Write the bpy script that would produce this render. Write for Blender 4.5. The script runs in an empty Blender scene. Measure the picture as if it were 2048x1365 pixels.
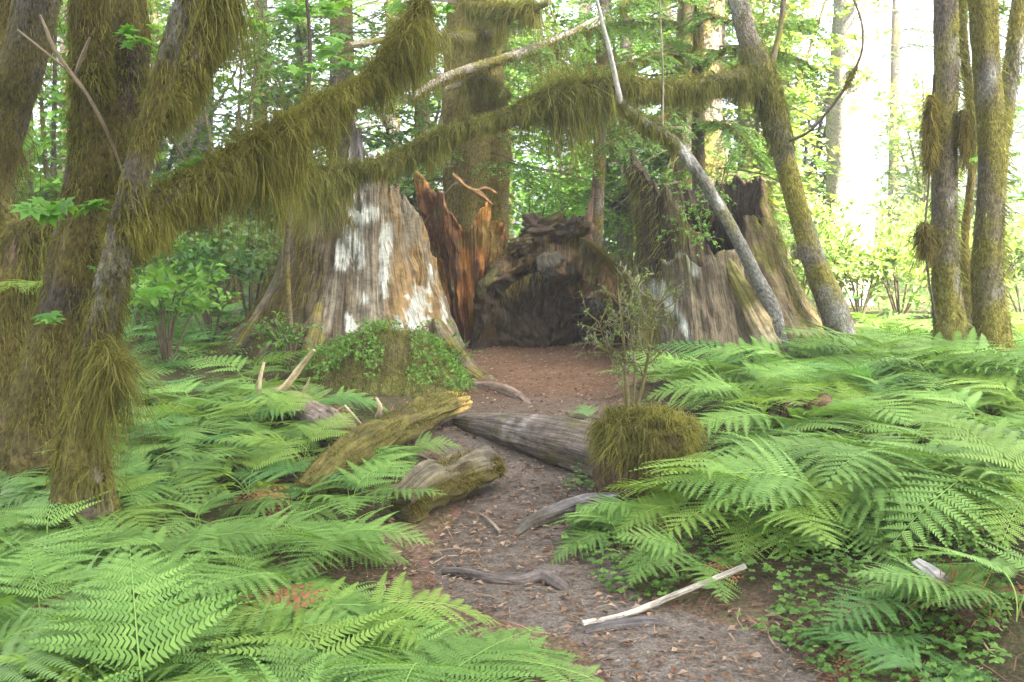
import bpy, math, random
import numpy as np
from mathutils import Vector

RNG = np.random.default_rng(11)
random.seed(5)
scene = bpy.context.scene
COL = scene.collection
PI = math.pi
R = math.radians

# ------------------------------------------------------------------ camera
F, CX, CY = 1967.0, 1024.0, 682.5
PITCH = R(5.29)
CAM = np.array([0.0, 0.0, 1.6])
cp, sp_ = math.cos(PITCH), math.sin(PITCH)
cd = bpy.data.cameras.new('camera')
cam = bpy.data.objects.new('camera', cd)
COL.objects.link(cam)
cd.sensor_width = 36
cd.lens = F / 2048 * 36
cd.clip_start = 0.05
cd.clip_end = 600
cam.location = CAM
cam.rotation_euler = (PI / 2 - PITCH, 0, 0)
scene.camera = cam


def ray(px, py):
    a, b = (px - CX) / F, (CY - py) / F
    return np.array([a, cp + b * sp_, -sp_ + b * cp])


def at(px, py, Y):
    d = ray(px, py)
    return CAM + d * (Y / d[1])


# ------------------------------------------------------------------ noise
def _hash(ix, iy, iz):
    h = (ix * 374761393 + iy * 668265263 + iz * 2147483647 * 3 + 974711) & 0xFFFFFFFF
    h = ((h ^ (h >> 13)) * 1274126177) & 0xFFFFFFFF
    h = (h ^ (h >> 16)) & 0xFFFFFFFF
    return (h & 0xFFFF) / 65535.0


def vnoise(p):
    p = np.asarray(p, dtype=float)
    i = np.floor(p).astype(np.int64)
    f = p - i
    u = f * f * (3 - 2 * f)
    out = 0
    for dx in (0, 1):
        for dy in (0, 1):
            for dz in (0, 1):
                w = (u[..., 0] if dx else 1 - u[..., 0]) * (u[..., 1] if dy else 1 - u[..., 1]) * (u[..., 2] if dz else 1 - u[..., 2])
                out = out + w * _hash(i[..., 0] + dx, i[..., 1] + dy, i[..., 2] + dz)
    return out * 2 - 1


def fbm(p, octv=3):
    p = np.asarray(p, dtype=float)
    s, a, out = 1.0, 1.0, 0
    for k in range(octv):
        out = out + a * vnoise(p * s + 17.3 * k)
        s *= 2.1
        a *= 0.5
    return out


def sstep(a, b, x):
    t = np.clip((np.asarray(x, float) - a) / (b - a), 0, 1)
    return t * t * (3 - 2 * t)


def V3(x, y, z):
    return np.stack(np.broadcast_arrays(x, y, z), axis=-1).astype(float)


def norm(v):
    return v / np.maximum(np.linalg.norm(v, axis=-1, keepdims=True), 1e-9)


# ------------------------------------------------------------------ terrain
def gz0(x, y):
    y = np.asarray(y, float)
    return 0.052 * np.clip(y - 2.5, 0, 11) + 0.02 * np.clip(y - 13.5, 0, 16)


def hit0(px, py, f=gz0):
    d = ray(px, py)
    lo, hi = 0.5, 200.0
    for _ in range(60):
        m = (lo + hi) / 2
        p = CAM + d * m
        if p[2] > f(p[0], p[1]):
            lo = m
        else:
            hi = m
    return CAM + d * lo


PATH_ROWS = [(1700, 1500, 1980), (1500, 1330, 1850), (1365, 1220, 1690), (1280, 1120, 1570), (1200, 900, 1270), (1130, 850, 1190), (1060, 880, 1180),
             (980, 940, 1195), (920, 890, 1190), (870, 860, 1210), (825, 900, 1215), (780, 935, 1240), (735, 950, 1255), (705, 945, 1250)]
_pl = np.array([hit0(l, y) for y, l, r in PATH_ROWS])
_pr = np.array([hit0(r, y) for y, l, r in PATH_ROWS])
PY_ = (_pl[:, 1] + _pr[:, 1]) / 2
PC_ = (_pl[:, 0] + _pr[:, 0]) / 2
PW_ = (_pr[:, 0] - _pl[:, 0]) / 2
_o = np.argsort(PY_)
PY_, PC_, PW_ = PY_[_o], PC_[_o], PW_[_o]


def path_c(y):
    return np.interp(y, PY_, PC_)


def path_w(y):
    return np.interp(y, PY_, PW_)


def gz(x, y):
    x, y = np.asarray(x, float), np.asarray(y, float)
    d = np.abs(x - path_c(y)) - path_w(y)
    bank = sstep(-0.1, 0.8, d) * sstep(14, 10, y) * 0.10
    bank = bank + sstep(0.1, 1.8, x - path_c(y) - path_w(y)) * sstep(9, 5, y) * 0.12
    rough = fbm(V3(x * 0.8, y * 0.8, 0.3), 3) * 0.05 * sstep(-0.2, 0.7, d)
    fine = fbm(V3(x * 3.1, y * 3.1, 4.3), 2) * 0.012
    return gz0(x, y) + bank + rough + fine


def G(px, py):
    return hit0(px, py, lambda a, b: float(gz(a, b)))


def ground(x, y):
    return np.array([x, y, float(gz(x, y))])


def gp(px, Y):
    p = at(px, 640, Y)
    return ground(p[0], Y)


# ------------------------------------------------------------------ mesh building
class Geo:
    def __init__(self):
        self.v, self.f, self.t, self.c, self.g, self.n = [], [], [], [], [], 0

    def add(self, v, f, tint=None, col=None, grain=None):
        v = np.asarray(v, float).reshape(-1, 3)
        f = np.asarray(f, np.int64)
        self.v.append(v)
        self.f.append(f + self.n)
        k = len(v)
        self.t.append(np.full(k, 0.5) if tint is None else np.broadcast_to(np.asarray(tint, float), (k,)))
        self.c.append(np.full((k, 3), 0.3) if col is None else np.broadcast_to(np.asarray(col, float), (k, 3)))
        self.g.append(np.zeros((k, 2)) if grain is None else grain)
        self.n += k
        return self

    def mesh(self, name, smooth=True):
        v = np.concatenate(self.v)
        me = bpy.data.meshes.new(name)
        nl = sum(f.size for f in self.f)
        nf = sum(len(f) for f in self.f)
        me.vertices.add(len(v))
        me.vertices.foreach_set('co', v.astype(np.float32).ravel())
        me.loops.add(nl)
        me.polygons.add(nf)
        me.loops.foreach_set('vertex_index', np.concatenate([f.ravel() for f in self.f]).astype(np.int32))
        tot = np.concatenate([np.full(len(f), f.shape[1]) for f in self.f]).astype(np.int32)
        st = np.concatenate([[0], np.cumsum(tot)[:-1]]).astype(np.int32)
        me.polygons.foreach_set('loop_start', st)
        me.polygons.foreach_set('loop_total', tot)
        me.polygons.foreach_set('use_smooth', np.full(nf, smooth))
        a = me.attributes.new('tint', 'FLOAT', 'POINT')
        a.data.foreach_set('value', np.concatenate(self.t).astype(np.float32))
        a = me.attributes.new('col', 'FLOAT_COLOR', 'POINT')
        c = np.concatenate(self.c)
        a.data.foreach_set('color', np.concatenate([c, np.ones((len(c), 1))], 1).astype(np.float32).ravel())
        a = me.attributes.new('grain', 'FLOAT2', 'POINT')
        a.data.foreach_set('vector', np.concatenate(self.g).astype(np.float32).ravel())
        me.update(calc_edges=True)
        me.validate()
        return me

    def build(self, name, mat, parent=None, smooth=True):
        return link(name, self.mesh(name, smooth), mat, parent)


def link(name, me, mat=None, parent=None):
    o = bpy.data.objects.new(name, me)
    COL.objects.link(o)
    if mat is not None and me is not None and len(me.materials) == 0:
        me.materials.append(mat)
    if parent is not None:
        o.parent = parent
        o.matrix_parent_inverse = parent.matrix_world.inverted() if False else o.matrix_parent_inverse
    return o


def tag(o, label=None, cat=None, group=None, kind=None):
    if label: o['label'] = label
    if cat: o['category'] = cat
    if group: o['group'] = group
    if kind: o['kind'] = kind
    return o


def thing(name, label, cat, loc=(0, 0, 0), rotz=0, group=None):
    o = bpy.data.objects.new(name, None)
    COL.objects.link(o)
    o.location = loc
    o.rotation_euler = (0, 0, rotz)
    o.empty_display_size = 0.1
    return tag(o, label, cat, group)


STUFF_PARTS = ('moss', 'trunk_moss', 'limb_moss', 'branch_moss', 'twig_moss', 'fork_moss', 'bough_moss', 'root_fibres', 'rootlets', 'branches')


class Local:
    """collects world-space geometry for a part and shifts it to the thing's base."""

    def __init__(self, root):
        self.o = np.array(root.location)

    def build(self, geo, name, mat, root, smooth=True):
        geo.v = [v - self.o for v in geo.v]
        o = geo.build(name, mat, root, smooth)
        if name in STUFF_PARTS:
            o['kind'] = 'stuff'
        return o


# ribbons: N tapered strips --------------------------------------------------
def ribbons(geo, root, d, L, droop, width, K=3, tint=None, wav=0.15, taper=0.75, side=None, conv=None):
    root = np.asarray(root, float)
    N = len(root)
    if N == 0:
        return
    d = norm(np.broadcast_to(np.asarray(d, float), (N, 3)))
    L = np.broadcast_to(np.asarray(L, float), (N,))
    width = np.broadcast_to(np.asarray(width, float), (N,))
    droop = np.broadcast_to(np.asarray(droop, float), (N,))
    if side is None:
        a = RNG.uniform(0, 2 * PI, N)
        side = V3(np.cos(a), np.sin(a), RNG.uniform(-.3, .3, N))
    side = norm(side)
    sw = RNG.normal(0, 1, (N, 3)) * wav
    sw2 = RNG.normal(0, 1, (N, 3)) * wav
    pts = []
    for k in range(K + 1):
        t = k / K
        c = root + d * (L * t)[:, None]
        c = c + (sw * math.sin(t * 2.6) * 0.5 + sw2 * math.sin(t * 5.0) * 0.25) * L[:, None]
        c[:, 2] -= droop * L * t * t
        if conv is not None:
            c = c + conv * t ** 1.3
        w = width * (1 - taper * t) * 0.5
        pts.append(c - side * w[:, None])
        pts.append(c + side * w[:, None])
    P = np.stack(pts, 1)
    idx = np.arange(N)[:, None] * (2 * K + 2)
    fs = []
    for k in range(K):
        fs.append(np.concatenate([idx + 2 * k, idx + 2 * k + 1, idx + 2 * k + 3, idx + 2 * k + 2], 1))
    if tint is None:
        tint = RNG.uniform(0, 1, N)
    geo.add(P.reshape(-1, 3), np.concatenate(fs), np.repeat(np.broadcast_to(tint, (N,)), 2 * K + 2))


def leaves(geo, pos, d, nrm, size, ratio=0.5, tint=None, fold=0.12):
    """N pointed leaves, each two folded quads (six points)."""
    pos = np.asarray(pos, float)
    N = len(pos)
    if N == 0:
        return
    d = norm(np.broadcast_to(np.asarray(d, float), (N, 3)))
    s = norm(np.cross(d, np.broadcast_to(np.asarray(nrm, float), (N, 3))))
    n = np.cross(s, d)
    size = np.broadcast_to(np.asarray(size, float), (N,))[:, None]
    w = size * ratio * 0.5
    b = pos
    tip = pos + d * size - n * size * 0.12
    l1 = pos + d * size * 0.38 + s * w + n * size * fold
    r1 = pos + d * size * 0.38 - s * w + n * size * fold
    P = np.stack([b, l1, tip, r1], 1)
    i = np.arange(N)[:, None] * 4
    f = np.concatenate([np.concatenate([i, i + 1, i + 2], 1), np.concatenate([i, i + 2, i + 3], 1)])
    if tint is None:
        tint = RNG.uniform(0, 1, N)
    geo.add(P.reshape(-1, 3), f, np.repeat(np.broadcast_to(tint, (N,)), 4))


# tubes ------------------------------------------------------------------
def spline(pts, n):
    pts = np.asarray(pts, float)
    m = len(pts)
    if m == 2:
        t = np.linspace(0, 1, n)[:, None]
        return pts[0] * (1 - t) + pts[1] * t
    P = np.vstack([2 * pts[0] - pts[1], pts, 2 * pts[-1] - pts[-2]])
    out = []
    for u in np.linspace(0, m - 1 - 1e-6, n):
        i = int(u)
        t = u - i
        p0, p1, p2, p3 = P[i:i + 4]
        out.append(0.5 * (2 * p1 + (p2 - p0) * t + (2 * p0 - 5 * p1 + 4 * p2 - p3) * t * t + (3 * p1 - p0 - 3 * p2 + p3) * t ** 3))
    return np.array(out)


def frames(c):
    t = np.gradient(c, axis=0)
    t = norm(t)
    up = np.array([0, 0, 1.0]) if abs(t[0][2]) < 0.9 else np.array([0, -1.0, 0])
    N = []
    n = norm(np.cross(t[0], up))
    for k in range(len(c)):
        n = norm(n - t[k] * np.dot(n, t[k]))
        N.append(n)
    N = np.array(N)
    return t, N, np.cross(t, N)


class Limb:
    def __init__(self, pts, radii, n=40):
        self.c = spline(pts, n)
        r = np.asarray(radii, float)
        self.r = np.interp(np.linspace(0, 1, n), np.linspace(0, 1, len(r)), r)
        self.t, self.N, self.B = frames(self.c)
        seg = np.linalg.norm(np.diff(self.c, axis=0), axis=1)
        self.s = np.concatenate([[0], np.cumsum(seg)])
        self.len = self.s[-1]

    def at(self, u):
        x = np.asarray(u) * (len(self.c) - 1)
        k = np.arange(len(self.c))
        f = lambda a: np.stack([np.interp(x, k, a[:, j]) for j in range(3)], -1)
        return f(self.c), np.interp(x, k, self.r), f(self.t), f(self.N), f(self.B)

    def tube(self, geo, sides=14, bump=0.12, freq=6.0, colfn=None, cap=True, seed=0.0, ridge=0.0, fine=0.0):
        n = len(self.c)
        th = np.linspace(0, 2 * PI, sides + 1)
        ct, st = np.cos(th), np.sin(th)
        S = self.s[:, None]
        q = V3(ct[None] * 1.3 + seed, st[None] * 1.3, S * freq * 0.35 / max(self.r.mean() * 6, .3))
        rad = self.r[:, None] * (1 + bump * fbm(q * 1.6, 3))
        if ridge:
            rad = rad * (1 + ridge * vnoise(V3(ct[None] * 4 + seed, st[None] * 4, S * 1.2)))
        if fine:
            rad = rad * (1 + fine * vnoise(V3(ct[None] * 11 + seed, st[None] * 11, S * 2.5)) + fine * .6 * vnoise(V3(ct[None] * 22 + seed, st[None] * 22, S * 6)))
        P = self.c[:, None] + rad[..., None] * (ct[None, :, None] * self.N[:, None] + st[None, :, None] * self.B[:, None])
        m = sides + 1
        i = np.arange(n - 1)[:, None] * m + np.arange(sides)[None]
        f = np.stack([i, i + 1, i + m + 1, i + m], -1).reshape(-1, 4)
        gr = np.stack([np.broadcast_to(th * self.r.mean(), (n, m)), np.broadcast_to(S, (n, m))], -1).reshape(-1, 2)
        flat = P.reshape(-1, 3)
        out = norm((P - self.c[:, None])).reshape(-1, 3)
        col = colfn(flat, out, np.repeat(self.s / self.len, m)) if colfn else None
        geo.add(flat, f, None, col, gr)
        if cap:
            for e in (0, n - 1):
                ring = P[e, :sides]
                cen = self.c[e] + self.t[e] * (0.15 * self.r[e]) * (-1 if e == 0 else 1)
                v = np.vstack([ring, cen])
                k = np.arange(sides)
                ff = np.stack([k, (k + 1) % sides, np.full(sides, sides)], -1)
                if e == 0:
                    ff = ff[:, ::-1]
                cc = None
                if colfn:
                    cc = colfn(v, np.broadcast_to(self.t[e], v.shape), np.full(len(v), float(e > 0)))
                geo.add(v, ff, None, cc, np.stack([v[:, 0] * .7 + v[:, 1] * .7, v[:, 2] * 6], 1))
        return self

    def sample(self, n, umin=0, umax=1):
        u = RNG.uniform(umin, umax, n)
        a = RNG.uniform(0, 2 * PI, n)
        c, r, t, N, B = self.at(u)
        out = np.cos(a)[:, None] * N + np.sin(a)[:, None] * B
        return u, c + out * r[:, None] * 0.96, out, t


def moss_tufts(geo, limb, n, L, width=0.012, umin=0, umax=1, up_bias=0.0, K=3):
    """short matted moss hugging a stem"""
    n = int(n * 1.9)
    u, p, out, t = limb.sample(n, umin, umax)
    m = fbm(p * 2.3 + 5, 2)
    keep = (m + up_bias * out[:, 2]) > -0.45
    u, p, out = u[keep], p[keep], out[keep]
    k = len(p)
    d = out * RNG.uniform(0.1, .7, k)[:, None] + RNG.normal(0, .55, (k, 3)) + np.array([0, 0, -0.35])
    m2 = fbm(p * 9, 2)
    ribbons(geo, p, d, L * .62 * RNG.gamma(2.2, .4, k), RNG.uniform(.2, .8, k), width * .6 * RNG.uniform(.5, 1.4, k), K, tint=np.clip(.4 + .45 * m[keep] + .4 * m2 + RNG.normal(0, .15, k), 0, 1), wav=.28)


def moss_curtain(geo, limb, n, hang, width=0.010, umin=0, umax=1, clump=3.0, seed=0.0, K=5, thick=1.0):
    """hanging moss: a fuzzy cushion on top and strands below that gather into uneven tassels; hang is a function of u"""
    n = int(n * 3.2)
    width = width * .46
    u = RNG.uniform(umin, umax, n)
    s_ = u * limb.len
    cell = .30 / clump
    ci = np.floor(s_ / cell + .35 * vnoise(V3(s_ * 2, seed, 1)))
    j1 = _hash(ci.astype(np.int64), np.full(n, int(seed * 97) + 3), np.full(n, 5))
    j2 = _hash(ci.astype(np.int64), np.full(n, int(seed * 89) + 11), np.full(n, 8))
    sc = (ci + .25 + .5 * j1) * cell
    a = RNG.uniform(-PI, PI, n)
    c, r, t, N, B = limb.at(u)
    vert = np.abs(t[:, 2]) > .85
    hor = norm(np.where(vert[:, None], N, np.cross(t, np.array([0, 0, 1.0]))))
    upv = np.where(vert[:, None], B, np.cross(hor, t))
    out = np.cos(a)[:, None] * hor + np.sin(a)[:, None] * upv
    p = c + out * (r * thick)[:, None]
    cl = vnoise(V3(s_ * clump * 1.0 + seed, seed * 1.0, 0.5)) * .5 + .5
    cl2 = vnoise(V3(s_ * clump * 2.7 + seed, seed * 2.0, 3.5)) * .5 + .5
    near = np.exp(-((s_ - sc) / (cell * .42)) ** 2)
    L = hang(u) * (.10 + 2.1 * cl ** 2.2 * (.25 + .95 * j2) * (.35 + .75 * near)) * RNG.beta(1.2, 2.0, n) * 1.7
    L = np.maximum(L, RNG.uniform(.02, .06, n))
    d = out * RNG.uniform(.15, .55, n)[:, None] + np.array([0, 0, -1.0]) * np.where(out[:, 2] > .3, .25, 1.0)[:, None] + RNG.normal(0, .22, (n, 3))
    conv = t * ((sc - s_) * .75)[:, None] - out * (r * thick * .8)[:, None] * [1, 1, 0]
    conv = conv * RNG.uniform(.2, 1, n)[:, None]
    big = (L > .10)[:, None]
    ribbons(geo, p, d, L, .3, width * RNG.uniform(.6, 1.7, n), K, tint=np.clip(cl2 * .5 + .25 * near + RNG.normal(.1, .20, n), 0, 1), wav=.20, conv=conv * big)


# ------------------------------------------------------------------ materials
def nodes(name):
    m = bpy.data.materials.new(name)
    m.use_nodes = True
    nt = m.node_tree
    nt.nodes.clear()
    out = nt.nodes.new('ShaderNodeOutputMaterial')
    return m, nt, out


def N_(nt, typ, **kw):
    n = nt.nodes.new(typ)
    for k, v in kw.items():
        if k == 'ins':
            for a, b in v.items():
                n.inputs[a].default_value = b
        else:
            setattr(n, k, v)
    return n


def rgb(nt, c):
    n = nt.nodes.new('ShaderNodeRGB')
    n.outputs[0].default_value = (*c, 1)
    return n.outputs[0]


def mixc(nt, fac, a, b, mode='MIX'):
    n = nt.nodes.new('ShaderNodeMix')
    n.data_type = 'RGBA'
    n.blend_type = mode
    for s, v in ((n.inputs[0], fac), (n.inputs[6], a), (n.inputs[7], b)):
        if hasattr(v, 'default_value') or hasattr(v, 'links'):
            nt.links.new(v, s)
        elif isinstance(v, (int, float)):
            s.default_value = v
        else:
            s.default_value = (*v, 1)
    return n.outputs[2]


def leaf_mat(name, c1, c2, trans=0.35, vary=0.25, rough=0.55, spec=0.25, big=None):
    m, nt, out = nodes(name)
    at_ = N_(nt, 'ShaderNodeAttribute', attribute_name='tint')
    oi = N_(nt, 'ShaderNodeObjectInfo')
    c = mixc(nt, at_.outputs['Fac'], c1, c2)
    ma = N_(nt, 'ShaderNodeMapRange', ins={3: 1 - vary, 4: 1 + vary})
    nt.links.new(oi.outputs['Random'], ma.inputs[0])
    c = mixc(nt, 1.0, c, ma.outputs[0], 'MULTIPLY')
    if big:
        tc = N_(nt, 'ShaderNodeNewGeometry')
        no = N_(nt, 'ShaderNodeTexNoise', ins={'Scale': big, 'Detail': 2})
        nt.links.new(tc.outputs['Position'], no.inputs['Vector'])
        mr = N_(nt, 'ShaderNodeMapRange', ins={1: .3, 2: .7, 3: .6, 4: 1.35})
        nt.links.new(no.outputs[0], mr.inputs[0])
        c = mixc(nt, 1.0, c, mr.outputs[0], 'MULTIPLY')
    p = N_(nt, 'ShaderNodeBsdfPrincipled', ins={'Roughness': rough, 'Specular IOR Level': spec})
    nt.links.new(c, p.inputs['Base Color'])
    tr = N_(nt, 'ShaderNodeBsdfTranslucent')
    ct = mixc(nt, 1.0, c, (1.25, 1.25, .55), 'MULTIPLY')
    nt.links.new(ct, tr.inputs[0])
    mx = N_(nt, 'ShaderNodeMixShader', ins={0: trans})
    nt.links.new(p.outputs[0], mx.inputs[1])
    nt.links.new(tr.outputs[0], mx.inputs[2])
    nt.links.new(mx.outputs[0], out.inputs[0])
    return m


def wood_mat(name, gx=30, gy=3, lo=.45, hi=1.5, bump=.5, dist=.02, rough=.85):
    """col attribute times fibres that run along the grain"""
    m, nt, out = nodes(name)
    ca = N_(nt, 'ShaderNodeAttribute', attribute_name='col')
    ga = N_(nt, 'ShaderNodeAttribute', attribute_name='grain')
    mp = N_(nt, 'ShaderNodeMapping', ins={'Scale': (gx, gy, 1)})
    nt.links.new(ga.outputs['Vector'], mp.inputs[0])
    no = N_(nt, 'ShaderNodeTexNoise', ins={'Scale': 1.0, 'Detail': 5, 'Roughness': .65, 'Distortion': .4})
    nt.links.new(mp.outputs[0], no.inputs['Vector'])
    mp2 = N_(nt, 'ShaderNodeMapping', ins={'Scale': (gx * .35, gx * .30, 1)})
    nt.links.new(ga.outputs['Vector'], mp2.inputs[0])
    n2 = N_(nt, 'ShaderNodeTexNoise', ins={'Scale': 1.0, 'Detail': 4, 'Roughness': .7})
    nt.links.new(mp2.outputs[0], n2.inputs['Vector'])
    mr = N_(nt, 'ShaderNodeMapRange', ins={1: .32, 2: .68, 3: lo, 4: hi})
    nt.links.new(no.outputs[0], mr.inputs[0])
    mr2 = N_(nt, 'ShaderNodeMapRange', ins={1: .3, 2: .7, 3: .65, 4: 1.3})
    nt.links.new(n2.outputs[0], mr2.inputs[0])
    c = mixc(nt, 1.0, ca.outputs['Color'], mr.outputs[0], 'MULTIPLY')
    c = mixc(nt, 1.0, c, mr2.outputs[0], 'MULTIPLY')
    p = N_(nt, 'ShaderNodeBsdfPrincipled', ins={'Roughness': rough, 'Specular IOR Level': .15})
    nt.links.new(c, p.inputs['Base Color'])
    ad = N_(nt, 'ShaderNodeMath', operation='ADD')
    nt.links.new(no.outputs[0], ad.inputs[0])
    nt.links.new(n2.outputs[0], ad.inputs[1])
    b = N_(nt, 'ShaderNodeBump', ins={'Strength': bump, 'Distance': dist})
    nt.links.new(ad.outputs[0], b.inputs['Height'])
    nt.links.new(b.outputs[0], p.inputs['Normal'])
    nt.links.new(p.outputs[0], out.inputs[0])
    return m


def soil_mat(name, cols, scale, bump=.6, dist=.03):
    m, nt, out = nodes(name)
    g = N_(nt, 'ShaderNodeNewGeometry')
    ca = N_(nt, 'ShaderNodeAttribute', attribute_name='col')

    def noise(s, det=4, ro=.6):
        n = N_(nt, 'ShaderNodeTexNoise', ins={'Scale': s, 'Detail': det, 'Roughness': ro})
        nt.links.new(g.outputs['Position'], n.inputs['Vector'])
        return n.outputs[0]

    def rmp(x, a, b, c, d):
        r = N_(nt, 'ShaderNodeMapRange', ins={1: a, 2: b, 3: c, 4: d})
        nt.links.new(x, r.inputs[0])
        return r.outputs[0]
    n1, n2, n3 = noise(scale), noise(scale * 9, 5, .7), noise(scale * 40, 3, .7)
    c = mixc(nt, rmp(n1, .35, .65, 0, 1), cols[0], cols[1])
    c = mixc(nt, rmp(n2, .5, .62, 0, .8), c, cols[2])
    c = mixc(nt, 1.0, c, ca.outputs['Color'], 'MULTIPLY')
    c = mixc(nt, 1.0, c, rmp(n3, .3, .7, .5, 1.6), 'MULTIPLY')
    p = N_(nt, 'ShaderNodeBsdfPrincipled', ins={'Roughness': .95, 'Specular IOR Level': .08})
    nt.links.new(c, p.inputs['Base Color'])
    ad = N_(nt, 'ShaderNodeMath', operation='ADD')
    nt.links.new(n2, ad.inputs[0])
    nt.links.new(n3, ad.inputs[1])
    b = N_(nt, 'ShaderNodeBump', ins={'Strength': bump, 'Distance': dist})
    nt.links.new(ad.outputs[0], b.inputs['Height'])
    nt.links.new(b.outputs[0], p.inputs['Normal'])
    nt.links.new(p.outputs[0], out.inputs[0])
    return m


M = {}
M['fern'] = leaf_mat('fern_green', (.090, .190, .036), (.190, .322, .072), .30, .18)
M['fern_yellow'] = leaf_mat('fern_yellow_green', (.14, .245, .036), (.24, .365, .07), .35, .16)
M['fern_blue'] = leaf_mat('fern_blue_green', (.065, .165, .04), (.12, .26, .065), .30, .18)
M['fern_dead'] = leaf_mat('fern_dead', (.16, .07, .03), (.26, .13, .05), .25, .2)
M['moss'] = leaf_mat('moss_olive', (.070, .068, .018), (.235, .228, .056), .30, .18, .9, .05, big=4.5)
M['moss_green'] = leaf_mat('moss_green', (.058, .062, .017), (.205, .208, .052), .30, .15, .9, .05, big=4.5)
M['moss_dark'] = leaf_mat('moss_brown', (.055, .045, .014), (.16, .135, .032), .25, .2, .9, .05)
M['conifer'] = leaf_mat('conifer_green', (.045, .095, .025), (.13, .24, .05), .35, .2)
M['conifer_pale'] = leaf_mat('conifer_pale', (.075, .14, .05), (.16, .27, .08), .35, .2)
M['leaf_lime'] = leaf_mat('leaf_lime', (.08, .21, .03), (.19, .37, .06), .45, .15)
M['leaf_mid'] = leaf_mat('leaf_mid', (.06, .14, .025), (.14, .27, .045), .4, .2)
M['leaf_dark'] = leaf_mat('leaf_dark', (.035, .095, .02), (.085, .19, .035), .35, .2)
M['leaf_yellow'] = leaf_mat('leaf_yellow', (.12, .19, .05), (.23, .30, .09), .45, .2)
M['bark'] = wood_mat('mossy_bark', 60, 26, .35, 1.6, 1.0, .02)
M['stump'] = wood_mat('weathered_stump_wood', 42, 2.2, .3, 1.7, 1.0, .03)
M['log'] = wood_mat('log_wood', 60, 3.2, .35, 1.6, 1.0, .015)
M['twig'] = wood_mat('twig_bark', 60, 8, .7, 1.3, .3, .004)
M['ground'] = soil_mat('forest_floor', ((.035, .026, .016), (.05, .058, .02), (.075, .05, .03)), 1.3)
M['path'] = soil_mat('trodden_soil', ((.094, .080, .064), (.128, .111, .092), (.058, .045, .034)), 1.7, .5, .02)
M['litter'] = leaf_mat('leaf_litter', (.10, .05, .026), (.34, .25, .17), .0, .1, .9, .05)

# ------------------------------------------------------------------ colour recipes (each thing's own colours)
def mixarr(a, b, f):
    f = np.clip(f, 0, 1)[:, None]
    return np.asarray(a) * (1 - f) + np.asarray(b) * f


def bark_col(bark=(.10, .082, .06), moss=(.11, .092, .02), grey=(.30, .30, .27), amount=.0, lich=.35, base_moss=0.0):
    def f(p, out, u):
        n = fbm(p * 2.2 + 3.1, 3)
        c = mixarr(np.broadcast_to(bark, p.shape), grey, sstep(.15, .6, fbm(p * np.array([5, 5, 3.0]) + 9, 3)) * lich)
        return mixarr(c, moss, sstep(-.25, .35, n + amount + base_moss * (1 - u)))
    return f


def flat_col(c, v=.15):
    def f(p, out, u):
        return np.asarray(c) * (1 + v * fbm(p * 4, 2))[:, None]
    return f


# ------------------------------------------------------------------ ground
def grid(xs, ys, fz):
    X, Y = np.meshgrid(xs, ys)
    Z = fz(X, Y)
    v = np.stack([X, Y, Z], -1).reshape(-1, 3)
    nx, ny = len(xs), len(ys)
    i = np.arange(ny - 1)[:, None] * nx + np.arange(nx - 1)[None]
    f = np.stack([i, i + 1, i + nx + 1, i + nx], -1).reshape(-1, 4)
    return v, f


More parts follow.
